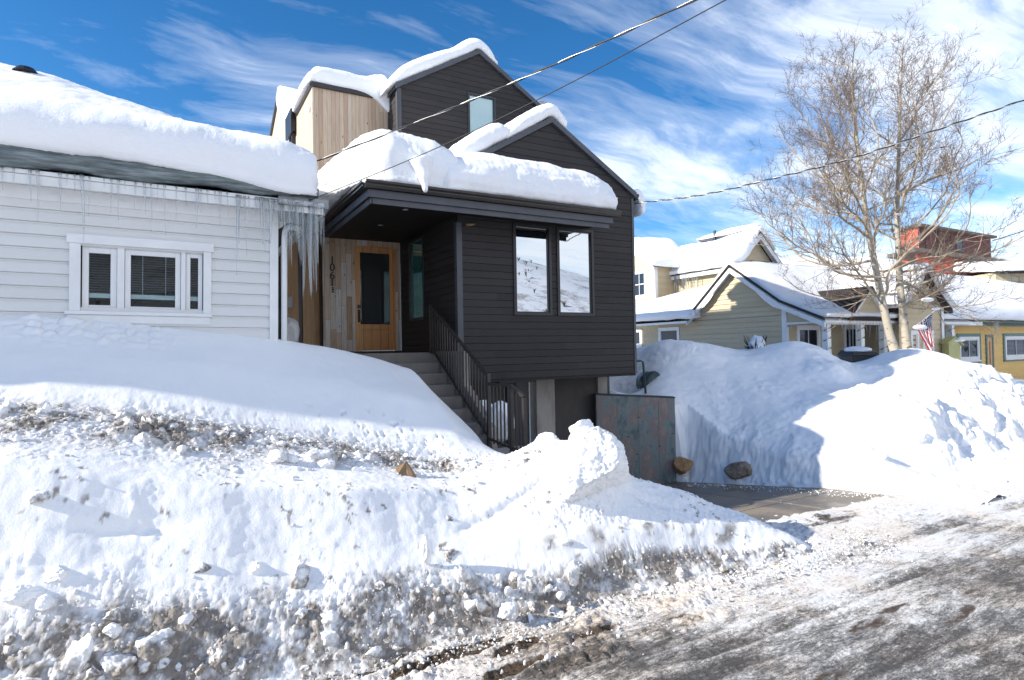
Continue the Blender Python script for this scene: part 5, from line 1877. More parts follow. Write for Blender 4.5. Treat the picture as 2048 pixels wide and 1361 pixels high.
    snow_loft('roof_snow', ks, 60, 60, .05, 1.2, 'snow on the low side wing of the yellow cottage', 'snow', ROOFSNOW, .08, [(0, -1, 0), (0, 1, 0)], 14.0)
    ks = [[(x, 9.9, z), (x, 9.84, z+.1), (x, 9.95, z+.22), (x, 11, z+.26), (x, 14.5, z+.24), (x, 14.5, z-.04), (x, 12, z-.05)] for x, z in ((l[0]-.25, zz_-.05), ((l[0]+pk[0])/2, (zz_+pk[2])/2+.06), (pk[0], pk[2]+.12), ((r_[0]+pk[0])/2, (zz_+pk[2])/2+.06), (r_[0]+.25, zz_-.05))]
    snow_loft('roof_snow', ks, 40, 50, .03, 1.5, 'snow on the narrow front gable behind the bare trees', 'snow', ROOFSNOW, .06, None, 15.0)


build_yellow_cottage()
for px_, ln, g in ((1296, .55, 0), (1306, .16, 0), (1318, .12, 0), (1284, .12, 0), (1372, .1, 0)):
    p = at(px_, 640, X=15.66)
    icicle(p[0], p[1], 3.06, ln, .012+.012*ln, 'icicle on the side wing eave of the yellow cottage', 'icicles on the cottage wing')
for k in range(14):
    x = 16.4+.17*k
    icicle(x, 10.24, 2.93, [.25, .4, .55, .2, .65, .75, .3][k % 7], .014, 'icicle hanging from the cottage porch eave', 'icicles on the cottage porch')


def build_yellow_house():
    XB = 22.0
    c = at(1464, 531, X=XB)
    Yb = c[1]
    pk = at(1521, 463, Y=Yb)
    rr = at(1573, 528, Y=Yb)
    H = thing('yellow_house', 'taller yellow house with a steep snowy roof rising behind the cottage', 'house', (XB, Yb, 1.5))
    ze = c[2]
    S = face_x(XB+.3)
    yend = at(1255, 540, X=XB+.3)[1]+1.0
    mb = boards(MB(), S, [(Yb, 3.0), (yend, 3.0), (yend, ze), (Yb, ze)], .17, .02, LAP, (), 3.0)
    obj('siding_wall', mb, YELLOWP, H)
    F = face_y(Yb+.35)
    mb = boards(MB(), F, [(XB+.3, 3.0), (rr[0]-.3, 3.0), (rr[0]-.3, ze), (XB+.3, ze)], .17, .02, LAP, (), 3.0)
    boards(mb, F, [(XB+.3, ze), (rr[0]-.3, ze), (pk[0], pk[2]-.25)], .17, .02, LAP, (), 3.0)
    obj('siding_wall', mb, YELLOWP, H)
    ylen = yend-Yb
    mb = MB()
    for e in ((XB, ze), (rr[0], ze)):
        mb.prism([(pk[0], Yb, pk[2]), (e[0], Yb, e[1]), (e[0], Yb, e[1]-.08), (pk[0], Yb, pk[2]-.08)], (0, ylen, 0))
    obj('roof', mb, SHINGLE, H)
    mb = MB()
    for e in ((XB, ze), (rr[0], ze)):
        mb.prism([(pk[0], Yb-.02, pk[2]-.085), (e[0], Yb-.02, e[1]-.085), (e[0], Yb-.02, e[1]-.36), (pk[0], Yb-.02, pk[2]-.36)], (0, .06, 0))
    obj('verge_board', mb, WHITET, H)
    mb = MB()
    for e in ((XB, ze), (rr[0], ze)):
        mb.prism([(pk[0], Yb+.041, pk[2]-.10), (e[0], Yb+.041, e[1]-.10), (e[0], Yb+.041, e[1]-.13), (pk[0], Yb+.041, pk[2]-.13)], (0, .31, 0))
    obj('soffit', mb, WHITET, H)
    obj('eave_board', MB().box(XB-.02, XB+.02, Yb+.05, yend, ze-.26, ze-.085), WHITET, H)
    obj('gutter_light', MB().ball((rr[0]-.2, Yb-.1, ze+.05), (.2, .12, .14), 8, 6), BLACKM, H)
    # bay with its own small gable facing the street corner
    XG = XB-1.1
    e1 = at(1309, 527, X=XG)
    p1 = at(1266, 493, X=XG)
    G = face_x(XG)
    yr = 2*p1[1]-e1[1]
    wz = at(1280, 545, X=XG), at(1293, 592, X=XG)
    hole = (wz[1][1], wz[1][1]+1.0, wz[1][2]-.05, wz[0][2]+.05)
    mb = boards(MB(), G, [(e1[1], 3.0), (yr, 3.0), (yr, e1[2]), (e1[1], e1[2])], .17, .02, LAP, [hole], 3.0)
    boards(mb, G, [(e1[1], e1[2]), (yr, e1[2]), (p1[1], p1[2]-.15)], .17, .02, LAP, (), 3.0)
    obj('siding_wall', mb, YELLOWP, H)
    obj('siding_wall', MB().box(XG, XB+.31, e1[1]-.01, e1[1]+.01, 3.0, e1[2]), YELLOWP, H)
    obj('corner_board', MB().box(XG-.05, XG-.022, e1[1]-.03, e1[1]+.22, 3.0, e1[2]).box(XG-.05, XG+.15, e1[1]-.055, e1[1]-.031, 3.0, e1[2]), WHITET, H)
    simple_window(G, hole[0]+.09, hole[1]-.09, hole[2]+.09, hole[3]-.09, H, WHITET, GLASSC, .12, True, 1, True)
    mb = MB()
    for y in (e1[1]-.35, yr+.35):
        zl = e1[2]-.24
        mb.prism([(XG-.4, p1[1], p1[2]), (XG-.4, y, zl), (XG-.4, y, zl-.2), (XG-.4, p1[1], p1[2]-.2)], (.06, 0, 0))
    obj('verge_board', mb, WHITET, H)
    mb = MB()
    for y in (e1[1]-.40, yr+.40):
        zl = e1[2]-.24
        mb.prism([(XG-.45, p1[1], p1[2]+.08), (XG-.45, y, zl+.05), (XG-.45, y, zl-.0), (XG-.45, p1[1], p1[2]+.01)], (3.2, 0, 0))
    obj('roof', mb, SHINGLE, H)
    vp = at(866/4.859+1260, 440+215/4.859, X=pk[0])
    obj('vent_pipe', MB().tube([(pk[0]-.3, vp[1], pk[2]-.5), (pk[0]-.3, vp[1], pk[2]+.45)], .07, 8), BLACKM, H)
    # snow: on the slope facing the sun, on the ridge end, over the bay
    sx = pk[0]-XB
    sl = (pk[2]-ze)/sx
    def sec(y, top, th):
        pts = []
        for f in (0, .12, .45, .8, top):
            pts.append((XB-.05+sx*f, ze+sl*sx*f))
        o_ = [(pts[0][0], y, pts[0][1]-.02), (pts[0][0]-.08, y, pts[0][1]+.12)]
        o_ += [(a, y, b+th) for a, b in pts[1:]]
        o_ += [(pts[-1][0]+.06, y, pts[-1][1]+.03)]
        o_ += [(a, y, b-.02) for a, b in pts[1:-1][::-1]]
        return o_
    ks = [sec(Yb+.05, .98, .16), sec(Yb+.6, .98, .26), sec(Yb+1.3, .9, .26), sec(Yb+2.4, .80, .24), sec(Yb+4, .86, .26), sec(yend-.5, .98, .28), sec(yend, .98, .26)]
    snow_loft('roof_snow', ks, 80, 70, .06, 1.0, 'broad sunlit snow on the steep roof of the taller yellow house', 'snow', ROOFSNOW, .12, [(0, -1, 0), (0, 1, 0)], 16.0)
    ks = [[(pk[0]+(rr[0]-pk[0])*f, y_, pk[2]-(pk[2]-ze)*f+dz_) for y_, dz_ in ((Yb+.05, .02), (Yb-.10, .15), (Yb+.05, th), (Yb+1.5, th+.05), (Yb+3.5, th-.1), (Yb+3.6, .0), (Yb+1.5, -.05))] for f, th in ((-.12, .16), (-.02, .30), (.08, .32), (.3, .24), (.5, .16))]
    snow_loft('roof_snow', ks, 50, 50, .04, 1.4, 'rounded snow cap on the gable peak of the taller yellow house', 'snow', ROOFSNOW, .15, [(-1, 0, -.5), (1, 0, -.8)], 17.0)
    ks = [[(XG-.42, y, z), (XG-.5, y, z+.15), (XG-.2, y, z+.36), (XG+.8, y, z+.45), (XG+2.6, y, z+.5), (XG+2.6, y, z), (XG+1, y, z-.03)] for y, z in ((e1[1]-.38, e1[2]-.2), ((e1[1]+p1[1])/2, (e1[2]+p1[2])/2-.02), (p1[1], p1[2]+.08), ((yr+p1[1])/2, (e1[2]+p1[2])/2), (yr+.3, e1[2]-.2))]
    snow_loft('roof_snow', ks, 50, 50, .04, 1.4, 'snow over the small bay gable beside the black house corner', 'snow', ROOFSNOW, .12, [(0, -1, 0), (0, 1, 0)], 18.0)
    r = random.Random(8)
    for k in range(22):
        y = at(1345+r.random()*55, 540, X=XB)[1]
        icicle(XB-.03, y, ze-.05, r.choice([.5, .9, 1.2, 1.4]), .028, 'icicle hanging in front of the yellow upper wall', 'icicles on the taller yellow house')


build_yellow_house()


def build_red_building():
    y0 = 24.0
    a, b = at(1836, 452, Y=y0), at(1981, 480, Y=y0)
    H = thing('red_building', 'dark red wooden building with a flat roof behind the golden cottage', 'building', (a[0], y0, 2.0))
    zt = (a[2]+b[2])/2
    R_ = face_y(y0)
    g = at(1912, 478, Y=y0)
    hole = (g[0], g[0]+1.1, zt-1.35, zt-.45)
    a = a.copy()
    mb = boards(MB(), R_, [(a[0], 1.5), (b[0], 1.5), (b[0], zt), (a[0], zt)], .2, .025, LAP, [hole], 1.5)
    obj('siding_wall', mb, REDP, H)
    boards_l = boards(MB(), face_x(a[0]), [(y0, 1.5), (y0+1.6, 1.5), (y0+1.6, zt), (y0, zt)], .2, .025, LAP, (), 1.5)
    obj('siding_wall', boards_l, REDLIT, H)
    simple_window(R_, hole[0]+.05, hole[1]-.05, hole[2]+.05, hole[3]-.05, H, BLACKM, GLASSC, .08)
    for x in (a[0]+.9, a[0]+2.6, a[0]+4.6):
        obj('batten', MB().box(x, x+.16, y0-.05, y0-.027, 1.5, zt-.1), SHINGLE, H)
    obj('roof', MB().box(a[0]-.3, b[0]+.2, y0-.4, y0+1.8, zt, zt+.18), flat('weathered_roof_edge', (.14, .12, .10), .8, .3), H)
    p1, p2 = at(1835, 497, Y=21.0), at(2034, 528, Y=17.8)
    d = np.array([p2[0]-p1[0], p2[1]-p1[1], 0])
    n = np.array([-d[1], d[0], 0])
    n = n/np.linalg.norm(n)
    if n[1] < 0:
        n = -n
    w_ = MB().prism([(p1[0], p1[1], 1.5), (p2[0], p2[1], 1.5), tuple(p2-[0, 0, .25]), tuple(p1-[0, 0, .25])], tuple(n*.3))
    obj('lower_wall', w_, REDLIT, H)
    e = d/np.linalg.norm(d)*.4
    q1, q2 = p1-e, p2+e
    rf = MB().prism([tuple(q1-n*.45-[0, 0, .26]), tuple(q2-n*.45-[0, 0, .26]), tuple(q2-n*.45), tuple(q1-n*.45)], tuple(n*3))
    obj('lower_roof', rf, bpy.data.materials['weathered_roof_edge'], H)


build_red_building()


def build_golden_cottage():
    Y0 = 11.0
    xl = at(1880, 660, Y=Y0)[0]
    H = thing('golden_cottage', 'golden yellow cottage with green trim and an orange framed door, at the right edge', 'house', (xl, Y0, 1.0))
    F = face_y(Y0)
    zt = at(1960, 651, Y=Y0)[2]
    X = lambda u: at(u, 690, Y=Y0)[0]
    zb = at(1950, 726, Y=Y0)[2]
    ztw = at(1935, 674, Y=Y0)[2]
    wins = [(X(1916), X(1957), zb+.1, ztw), (X(2008), X(2052), zb+.1, ztw)]
    dr = (X(1970), X(1985), zb-.3, at(1978, 670, Y=Y0)[2])
    mb = boards(MB(), F, [(xl, .3), (xl+24, .3), (xl+24, zt+.3), (xl, zt+.3)], .17, .02, LAP, [(w_[0], w_[1], w_[2], w_[3]) for w_ in wins]+[dr], .3)
    obj('siding_wall', mb, GOLDP, H)
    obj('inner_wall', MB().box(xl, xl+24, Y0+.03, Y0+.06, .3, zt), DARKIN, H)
    obj('corner_board', MB().box(xl-.02, xl+.28, Y0-.06, Y0-.025, .3, zt), GREENT, H)
    obj('eave_board', MB().box(xl-.3, xl+24, Y0-.06, Y0-.025, zt-.03, zt+.16).box(xl-.3, xl+24, Y0-.45, Y0-.40, zt+.08, zt+.22), GREENT, H)
    for w_ in wins:
        o_ = simple_window(F, w_[0]+.12, w_[1]-.12, w_[2]+.1, w_[3]-.1, H, WHITET, GLASSC, .1, True, 1)
        obj('trim', window_ring(MB(), F, w_[0]-.12, w_[1]+.12, w_[2]-.12, w_[3]+.12, .12, .04), GREENT, o_)
    d_ = obj('door', window_ring(MB(), F, dr[0]+.10, dr[1]-.10, dr[2], dr[3]-.10, .16, .03, -.02), ORANGET, H)
    obj('pane', slab(MB(), F, dr[0]+.26, dr[1]-.26, dr[2]+.16, dr[3]-.26, -.02, .0), GLASSC, d_)
    obj('trim', window_ring(MB(), F, dr[0], dr[1], dr[2]-.1, dr[3], .10, .045), GREENT, d_)
    rl = MB()
    x0, x1, y_, zr = X(2012), X(2012)+10, Y0-1.3, at(2030, 741, Y=Y0-1.3)[2]
    rl.box(x0, x1, y_-.05, y_+.05, zr, zr+.09)
    for k in range(24):
        rl.box(x0+.1+k*.26, x0+.2+k*.26, y_-.02, y_+.02, zr-.8, zr-.001)
    obj('deck_railing', rl, GOLDP, H)
    obj('roof', MB().prism([(xl-.4, Y0-.45, zt+.22), (xl-.4, Y0+7.6, zt+3.3), (xl-.4, Y0+7.6, zt+3.2), (xl-.4, Y0-.45, zt+.14)], (24, 0, 0)), SHINGLE, H)
    rid = at(1960, 548, Y=Y0+7.4)[2]-.45
    ks = [[(x, Y0-.40, zt+.22), (x, Y0-.55, zt+.36), (x, Y0-.42, zt+.62), (x, Y0+.3, zt+1.0), (x, Y0+3.5, (zt+1.0+rid)/2+.15), (x, Y0+7.4, rid+dz_), (x, Y0+8.2, rid-.3), (x, Y0+7.4, zt+3.0), (x, Y0+3, zt+1.3)] for x, dz_ in ((xl-.35, -1.2), (xl+.8, -.7), (xl+3, -.1), (xl+6, .1), (xl+12, .2), (xl+23, .2))]
    snow_loft('roof_snow', ks, 90, 80, .07, .9, 'wide sunlit snow field on the golden cottage roof, at the right edge', 'snow', ROOFSNOW, .15, [(-1, 0, 0), (1, 0, 0)], 19.0)
    for x, ln in ((X(1962), 1.0), (X(1966), .7), (X(1958), .5), (X(2030), .45)):
        icicle(x, Y0-.5, zt+.15, ln, .04, 'icicle hanging from the golden cottage eave', 'icicles on the golden cottage')
    # long roof between the houses, and one beyond the red building
    def far_roof(label, u0, v0, u1, v1, d, h):
        p, q = at_d(u0, v0, d), at_d(u1, v1, d)
        R = thing('distant_house', label, 'house', (p[0], p[1], 1.0))
        ax = q-p
        ax[2] = 0
        nn = np.array([-ax[1], ax[0], 0])
        nn = nn/np.linalg.norm(nn)
        if np.dot(nn, _fw) < 0:
            nn = -nn
        zt_ = (p[2]+q[2])/2
        m1 = MB().prism([(p[0], p[1], .5), (q[0], q[1], .5), (q[0], q[1], zt_-h), (p[0], p[1], zt_-h)], tuple(nn*6))
        obj('wall', m1, TANP, R)
        base = lambda f, o_, z: tuple(p*[1, 1, 0]+ax*f+nn*o_+[0, 0, z])
        m2 = MB()
        q4 = [base(-.03, -.5, zt_-h), base(1.03, -.5, zt_-h), base(1.03, 4, zt_-.2), base(-.03, 4, zt_-.2)]
        m2.prism(q4, (0, 0, -.15))
        obj('roof', m2, SHINGLE, R)
        ks_ = [[base(f, -.5, zt_-h), base(f, -.62, zt_-h+.2), base(f, -.3, zt_-h+.45), base(f, 1.5, zt_-h*.62+.35), base(f, 4, zt_), base(f, 5, zt_-.4), base(f, 3, zt_-.5)] for f in (0, .3, .6, 1)]
        snow_loft('roof_snow', ks_, 50, 50, .08, .7, label.replace('house', 'roof').replace('distant', 'snow on the distant'), 'snow', ROOFSNOW, .2, None, 20+u0*.01)
    far_roof('distant house under a snowy roof, seen between the yellow house and the bare trees', 1572, 490, 1850, 492, 30, 2.2)
    far_roof('distant house under a snowy roof right of the red building', 1990, 502, 2130, 506, 36, 1.2)


build_golden_cottage()


# ---------------------------------------------------------------- bare aspens
def build_aspen(name, label, trunk_px, depth, seed, side, n_prim, lean_low=0.0):
    r = random.Random(seed)
    tp = resample([at_d(u, v, depth+dd) for u, v, dd in trunk_px], 60)
    base = tp[0].copy()
    base[2] -= .6
    T = thing(name, label, 'tree', tuple(base))
    tp = np.vstack([base[None], tp])
    s = np.linspace(0, 1, len(tp))
    rad = 0.098*(1-s)**0.85+0.008
    rad[:6] *= np.linspace(1.35, 1.0, 6)
    obj('trunk', MB().tube(tp, rad, 12), BARK, T, True)
    br, tw = MB(), MB()

    def grow(p, d, ln, r0, level):
        n = max(3, int(ln/.16))
        pts, q, dd = [p], p.copy(), d/np.linalg.norm(d)
        step = ln/n
        for i in range(n):
            dd = dd+np.array([r.gauss(0, .13), r.gauss(0, .13), r.gauss(0, .10)+.045*(level <= 2)])
            dd /= np.linalg.norm(dd)
            q = q+dd*step
            pts.append(q.copy())
        pts = np.array(pts)
        t = np.linspace(0, 1, len(pts))
        rd = r0*(1-.78*t)
        (br if r0 > .0075 else tw).tube(pts, rd, 6 if r0 > .02 else (4 if r0 > .008 else 3), False)
        if level == 4:
            return
        nk = {1: int(4+ln*4.1), 2: int(2+ln*4.9), 3: int(2+ln*5.2)}[level]
        for k in range(nk):
            f = r.uniform(.18 if level == 1 else .12, 1.0)
            i = min(len(pts)-2, int(f*(len(pts)-1)))
            pp = pts[i]+(pts[i+1]-pts[i])*r.random()
            ax = pts[i+1]-pts[i]
            ax /= np.linalg.norm(ax)
            rv = np.array([r.gauss(0, 1), r.gauss(0, 1), r.gauss(.35, .8)])
            rv -= ax*np.dot(rv, ax)
            rv /= np.linalg.norm(rv)
            ang = r.uniform(.5, .95)
            nd = ax*math.cos(ang)+rv*math.sin(ang)
            l2 = ln*(1-.55*f)*r.uniform(.28, .58)
            if level == 3:
                l2 = r.uniform(.10, .26)
            if level == 2:
                l2 = max(.2, min(l2, .75))
            rr_ = max(0.0036, r0*(1-.7*f)*r.uniform(.42, .62))
            if level == 3:
                rr_ = 0.0036
            grow(pp, nd, l2, rr_, level+1)

    top, bot = tp[-1][2], tp[0][2]
    for k in range(n_prim):
        f = .17+.81*((k+.5)/n_prim)**1.0
        i = min(len(tp)-2, int(f*(len(tp)-1)))
        p = tp[i]
        a = (k*2.399+r.uniform(-.4, .4))
        h = np.array([math.cos(a), math.sin(a), 0])
        h = h+side*_r2*1.0*r.random()
        h[2] = 0
        h /= np.linalg.norm(h)
        up = .22+.80*f**1.4+r.uniform(-.12, .12)
        if f < .34:
            up = r.uniform(-.25, .25)
        d = h*math.cos(up)+np.array([0, 0, math.sin(up)])
        ln = (4.7*(1-f)**.72*(.62+.5*min(1, f/.38))+.26)*r.uniform(.75, 1.12)
        grow(p, d, ln, max(.009, rad[i]*r.uniform(.36, .5)), 1)
    # the leader's own fine top
    for k in range(10):
        i = len(tp)-2-k
        grow(tp[i], np.array([r.gauss(0, .5), r.gauss(0, .5), .9]), r.uniform(.35, .7), .006, 3)
    obj('branches', br, BRANCH, T, True)
    obj('twigs', tw, TWIG, T, True)
    return T


A1 = build_aspen('aspen_tree', 'bare aspen with a leaning pale trunk, left of two before the cottage porch',
                 [(1792, 712, 0), (1776, 655, 0), (1762, 590, 0), (1748, 520, 0), (1734, 450, 0), (1727, 390, 0), (1716, 310, .1), (1710, 230, .1), (1704, 150, .2), (1710, 84, .2)], 16.0, 3, -1, 35)
A2 = build_aspen('aspen_tree', 'bare aspen with a straight pale trunk, right of two beside the flag',
                 [(1815, 705, 0), (1808, 640, 0), (1800, 570, 0), (1797, 500, 0), (1794, 420, 0), (1796, 340, .1), (1799, 260, .1), (1801, 180, .2), (1805, 115, .2), (1808, 84, .2)], 16.6, 9, 1, 37)
for u, v, d, s_ in ((1855, 600, 16.2, .22), (1872, 618, 16.4, .15), (1726, 505, 15.8, .10), (1798, 430, 16.4, .12), (1840, 655, 15.9, .24), (1745, 530, 15.8, .08)):
    p = at_d(u, v, d)
    m_ = MB().ball(p, (s_, s_*.6, s_*.28), 12, 8)
    o = obj('snow_clump', m_, ROOFSNOW, None, True, loc=tuple(p))
    tag(o, 'small clump of snow caught in the aspen branches', 'snow', 'snow clumps in the aspens')


def copy_tree(o, parent=None):
    c = o.copy()
    COL.objects.link(c)
    if parent is not None:
        c.parent = parent
    for ch in list(o.children):
        copy_tree(ch, c)
    return c


c = copy_tree(A2)
c.location = (10.5, -7.5, -.4)
c.rotation_euler = (0, 0, 1.9)
c.scale = (.8, .8, .8)
c['label'] = 'bare street tree across the road, mirrored in the left front window'

# ---------------------------------------------------------------- cables
def cable(name, pts, r, label, twist=0, ext=None):
    p = resample(pts, 160)
    mbs = []
    if twist:
        o = thing(name, label, 'cable', tuple(p[0]))
        L = np.linspace(0, twist, len(p)*4)
        pf = resample(pts, len(p)*4)
        tan = np.gradient(pf, axis=0)
        tan /= np.linalg.norm(tan, axis=1)[:, None]
        a = np.cross(tan, [0, 0, 1.0])
        a /= np.linalg.norm(a, axis=1)[:, None]
        b = np.cross(tan, a)
        for k, m_ in enumerate((CABLE, CABLEL)):
            ph = L*2*math.pi+k*math.pi
            q = pf+r*.8*(np.cos(ph)[:, None]*a+np.sin(ph)[:, None]*b)
            obj('strand', MB().tube(q, r*(1.0 if k == 0 else .55), 6), m_, o, True)
    else:
        o = obj(name, MB().tube(p, r, 6), CABLE, None, True, loc=tuple(p[0]))
        tag(o, label, 'cable')
    return o


a, b = at(633, 323, Y=8.1), at_d(1390, 0, 5.6)
m1 = at_d(868, 231, 7.4)
m2 = at_d(1090, 138, 6.6)
cable('overhead_cable', [a, m1, m2, b, b+(b-m2)*1.2, b+(b-m2)*3.0+np.array([0, 0, .3])], .0085, 'thick twisted power cable running up from the white house roof corner', 15)
a, b = at(620, 401, Y=7.73), at_d(1452, 0, 5.3)
m1, m2 = at_d(868, 299, 6.9), at_d(1130, 172, 6.1)
cable('overhead_cable', [a, m1, m2, b, b+(b-m2)*1.2, b+(b-m2)*3.0+np.array([0, 0, .3])], .0052, 'thin single cable running up from the white gutter corner', 0)
obj_ = obj('cable_hook', MB().ball(a, .022, 8, 6), BLACKM, None, True, loc=tuple(a))
tag(obj_, 'small black hook holding the thin cable at the white gutter corner', 'hook')
a = at_d(1270, 407, 11.3)
cable('overhead_cable', [a, at_d(1400, 391, 10.4), at_d(1540, 359, 9.6), at_d(1700, 318, 9.0), at_d(1880, 258, 8.4), at_d(2060, 196, 7.9), at_d(2300, 110, 7.2)], .0095, 'power cable passing before the bare aspens from the black house eave', 22)
cable('overhead_cable', [at_d(1985, 482, 17), at_d(2048, 462, 16.2), at_d(2200, 410, 15)], .012, 'short length of thin cable at the right edge above the snowy roofs', 0)

# ---------------------------------------------------------------- chunks, slabs, rocks
import bmesh
_ico = {}


def ico(n):
    if n not in _ico:
        bm = bmesh.new()
        bmesh.ops.create_icosphere(bm, subdivisions=n, radius=1.0)
        v = np.array([q.co[:] for q in bm.verts])
        f = np.array([[q.index for q in fc.verts] for fc in bm.faces])
        bm.free()
        _ico[n] = (v, f)
    return _ico[n]


def lump(size, seed, n=4, facet=.30, rough=.10, cuts=9, rot=(0, 0, 0)):
    """an irregular broken lump: sphere cut by planes, then roughened"""
    v, f = ico(n)
    v = v.copy()
    g = np.random.default_rng(seed)
    for _ in range(cuts):
        d = g.normal(size=3)
        d /= np.linalg.norm(d)
        h = g.uniform(1-facet-.22, 1-facet*.4)
        s = v@d
        v = v-np.clip(s-h, 0, None)[:, None]*d*.92
    u = v/np.linalg.norm(v, axis=1)[:, None]
    v = v+u*(rough*fbm(v, 1.6, 4, .6, seed*.37)+rough*.5*(clods(v, 2.6, seed*.11)-.5))[:, None]
    v = v*np.asarray(size)
    return v@np.array(Matrix.Rotation(rot[2], 3, 'Z')@Matrix.Rotation(rot[1], 3, 'Y')@Matrix.Rotation(rot[0], 3, 'X')).T, f


def chunk(u, v, Y, w_px, h_px, seed, label, dirt=.2, cat='snow chunk', name='snow_chunk', mat=None, n=4, flat_=.8, rot=(0, 0, 0), facet=.3, rough=.1, group=None):
    c = at(u, v, Y=Y)
    k = float((c-CAM)@_fw)/FPX
    n = max(n, 5)
    if rough <= .1 and mat is None:
        rough = .19
    vv, f = lump((w_px*k*.5, w_px*k*.5*flat_, h_px*k*.5), seed, n, facet, rough, 9, rot)
    u_ = vv/np.linalg.norm(vv, axis=1)[:, None]
    vv = vv+u_*(w_px*k*.035*fbm(vv, 55, 3, .65, seed))[:, None]
    if mat is None and w_px < 120:
        c = c+ray(u, v)*(.10*w_px*k)
    dd = np.clip(dirt*(.95+1.5*fbm(vv, 12, 4, .65, seed))-.45*dirt*sstep(.1, .7, u_[:, 2]), 0, 1)
    o = mesh_obj(name, vv+c, f, mat or SNOW, None, True, {'dirt': dd}, loc=c)
    return tag(o, label, cat, group)


chunk(1166, 950, 5.10, 216, 204, 21, 'biggest white block of hard snow on the bank tip, in front of the garage', .03, 'snow block', 'snow_block', None, 6, .8, (0, .12, .35), .30, .14)
chunk(1096, 884, 5.5, 54, 42, 22, 'fist-shaped white snow lump left of the big block, before the dark door', .0, n=5, facet=.45, rough=.16)
chunk(1166, 858, 5.2, 62, 40, 23, 'white snow lump crowning the big block', .0, n=5, facet=.4, rough=.16)
chunk(48, 1186, 4.93, 88, 60, 24, 'flat grey-white slab of ice leaning at the far left of the rubble', .10, 'ice slab', 'ice_slab', None, 5, .55, (.5, .15, .2), .45, .06)
chunk(92, 1207, 4.86, 34, 36, 25, 'small white lump beside the leaning ice slab', .05)
chunk(120, 1148, 5.02, 62, 38, 26, 'rounded pale snow chunk above the leaning ice slab', .16)
chunk(150, 1328, 4.62, 66, 118, 27, 'tall tan sunlit ice lump at the bottom left corner', .42, n=5, rot=(0, .35, 0))
chunk(302, 1292, 4.60, 96, 76, 28, 'big dirty brown snow boulder in the lower left rubble', .75, n=5)
chunk(238, 1332, 4.55, 74, 66, 29, 'squat dirty boulder between the tall tan lump and the big brown one', .62, n=5)
chunk(225, 1262, 4.70, 34, 30, 30, 'white knob of snow above the squat dirty boulder', .1)
chunk(405, 1140, 4.93, 40, 38, 31, 'round grey-brown clod at the bottom of the smooth white face', .8)
chunk(508, 1138, 4.90, 40, 34, 32, 'lone white clod on the shaded rubble below the white face', .05)
chunk(602, 1158, 4.80, 54, 62, 33, 'angular brown-sided chunk in the middle of the rubble slope', .70, facet=.4)
chunk(664, 1158, 4.80, 52, 46, 34, 'dirty brown clod right of the angular chunk', .8)
chunk(432, 1318, 4.50, 50, 54, 35, 'dark brown earth clod near the bottom of the rubble', .95)
chunk(478, 1338, 4.45, 34, 44, 36, 'narrow grey clod at the road edge right of the dark earth clod', .55)
chunk(372, 1240, 4.66, 28, 26, 37, 'sunlit pale knob on the rubble crest, bottom left', .15)
chunk(852, 1098, 4.70, 28, 70, 38, 'upright shard of sunlit snow below the bank crest', .18, 'snow shard', 'snow_shard', None, 4, .6, (.15, -.12, 0), .35, .08)
chunk(935, 1158, 4.52, 26, 92, 39, 'long crusted strip of ice lying down the bank, upper of two', .55, 'ice strip', 'ice_strip', None, 4, .6, (.2, -.72, 0), .3, .14)
chunk(972, 1222, 4.36, 26, 74, 40, 'long crusted strip of ice at the road edge, lower of two', .6, 'ice strip', 'ice_strip', None, 4, .6, (.2, -.62, 0), .3, .14)
chunk(1028, 1160, 4.42, 34, 36, 41, 'dark cube-like dirty chunk in the road-edge debris', .9, facet=.45)
chunk(1060, 1148, 4.44, 20, 20, 42, 'clean white pebble of snow beside the dark cube', .04)
chunk(1016, 1186, 4.34, 22, 26, 43, 'tan lump just below the dark cube', .35)
chunk(1146, 1146, 4.40, 42, 56, 44, 'tall tan crusted lump at the foot of the low white cliff', .42)
chunk(1098, 1178, 4.30, 18, 20, 45, 'little tan pebble on the wet road edge, left of two', .25)
chunk(1121, 1192, 4.25, 20, 18, 46, 'little tan pebble on the wet road edge, right of two', .3)
chunk(1018, 1222, 4.25, 60, 44, 47, 'wide grey-white crusted chunk where the bank meets the road', .3)
chunk(640, 916, 5.74, 74, 40, 48, 'flat dirty lump on the crest, left of the broken board', .45)
chunk(655, 936, 5.62, 50, 36, 49, 'pale chunk in front of the flat dirty lump on the crest', .3)
chunk(585, 918, 5.68, 26, 24, 50, 'sunlit white knob on the dirty crest', .12)
chunk(553, 915, 5.66, 44, 30, 51, 'sunlit crusted chunk left of the white knob on the crest', .3)
chunk(898, 1042, 5.0, 40, 34, 52, 'dark dirty clod in the notch of the bank crest', .95)
chunk(1885, 908, 5.35, 32, 26, 53, 'single white block fallen at the foot of the far bluff', .0, facet=.4)
chunk(1912, 762, 6.6, 48, 22, 54, 'tan ice chunk high on the far snowbank', .32)
for u_, v_, Y_, w_, h_, lb in ((1872, 742, 6.9, 60, 30, 'cracked snow block near the peak of the far bluff'), (1905, 800, 6.1, 70, 46, 'tilted snow block on the upper face of the far bluff'),
                               (1965, 842, 5.6, 74, 60, 'big snow block bulging from the face of the far bluff'), (1835, 872, 5.55, 54, 40, 'snow block at the lip of the hollow in the far bluff'),
                               (1990, 905, 5.25, 50, 36, 'snow block at the right foot of the far bluff'), (1762, 912, 5.5, 44, 24, 'low snow block left of the hollow in the far bluff'),
                               (1930, 922, 5.15, 40, 24, 'small snow block on the shelf under the far bluff')):
    chunk(u_, v_, Y_, w_, h_, int(u_), lb, .02, 'snow block', 'snow_block', None, 5, .8, (.1, .2, .3), .4, .16)
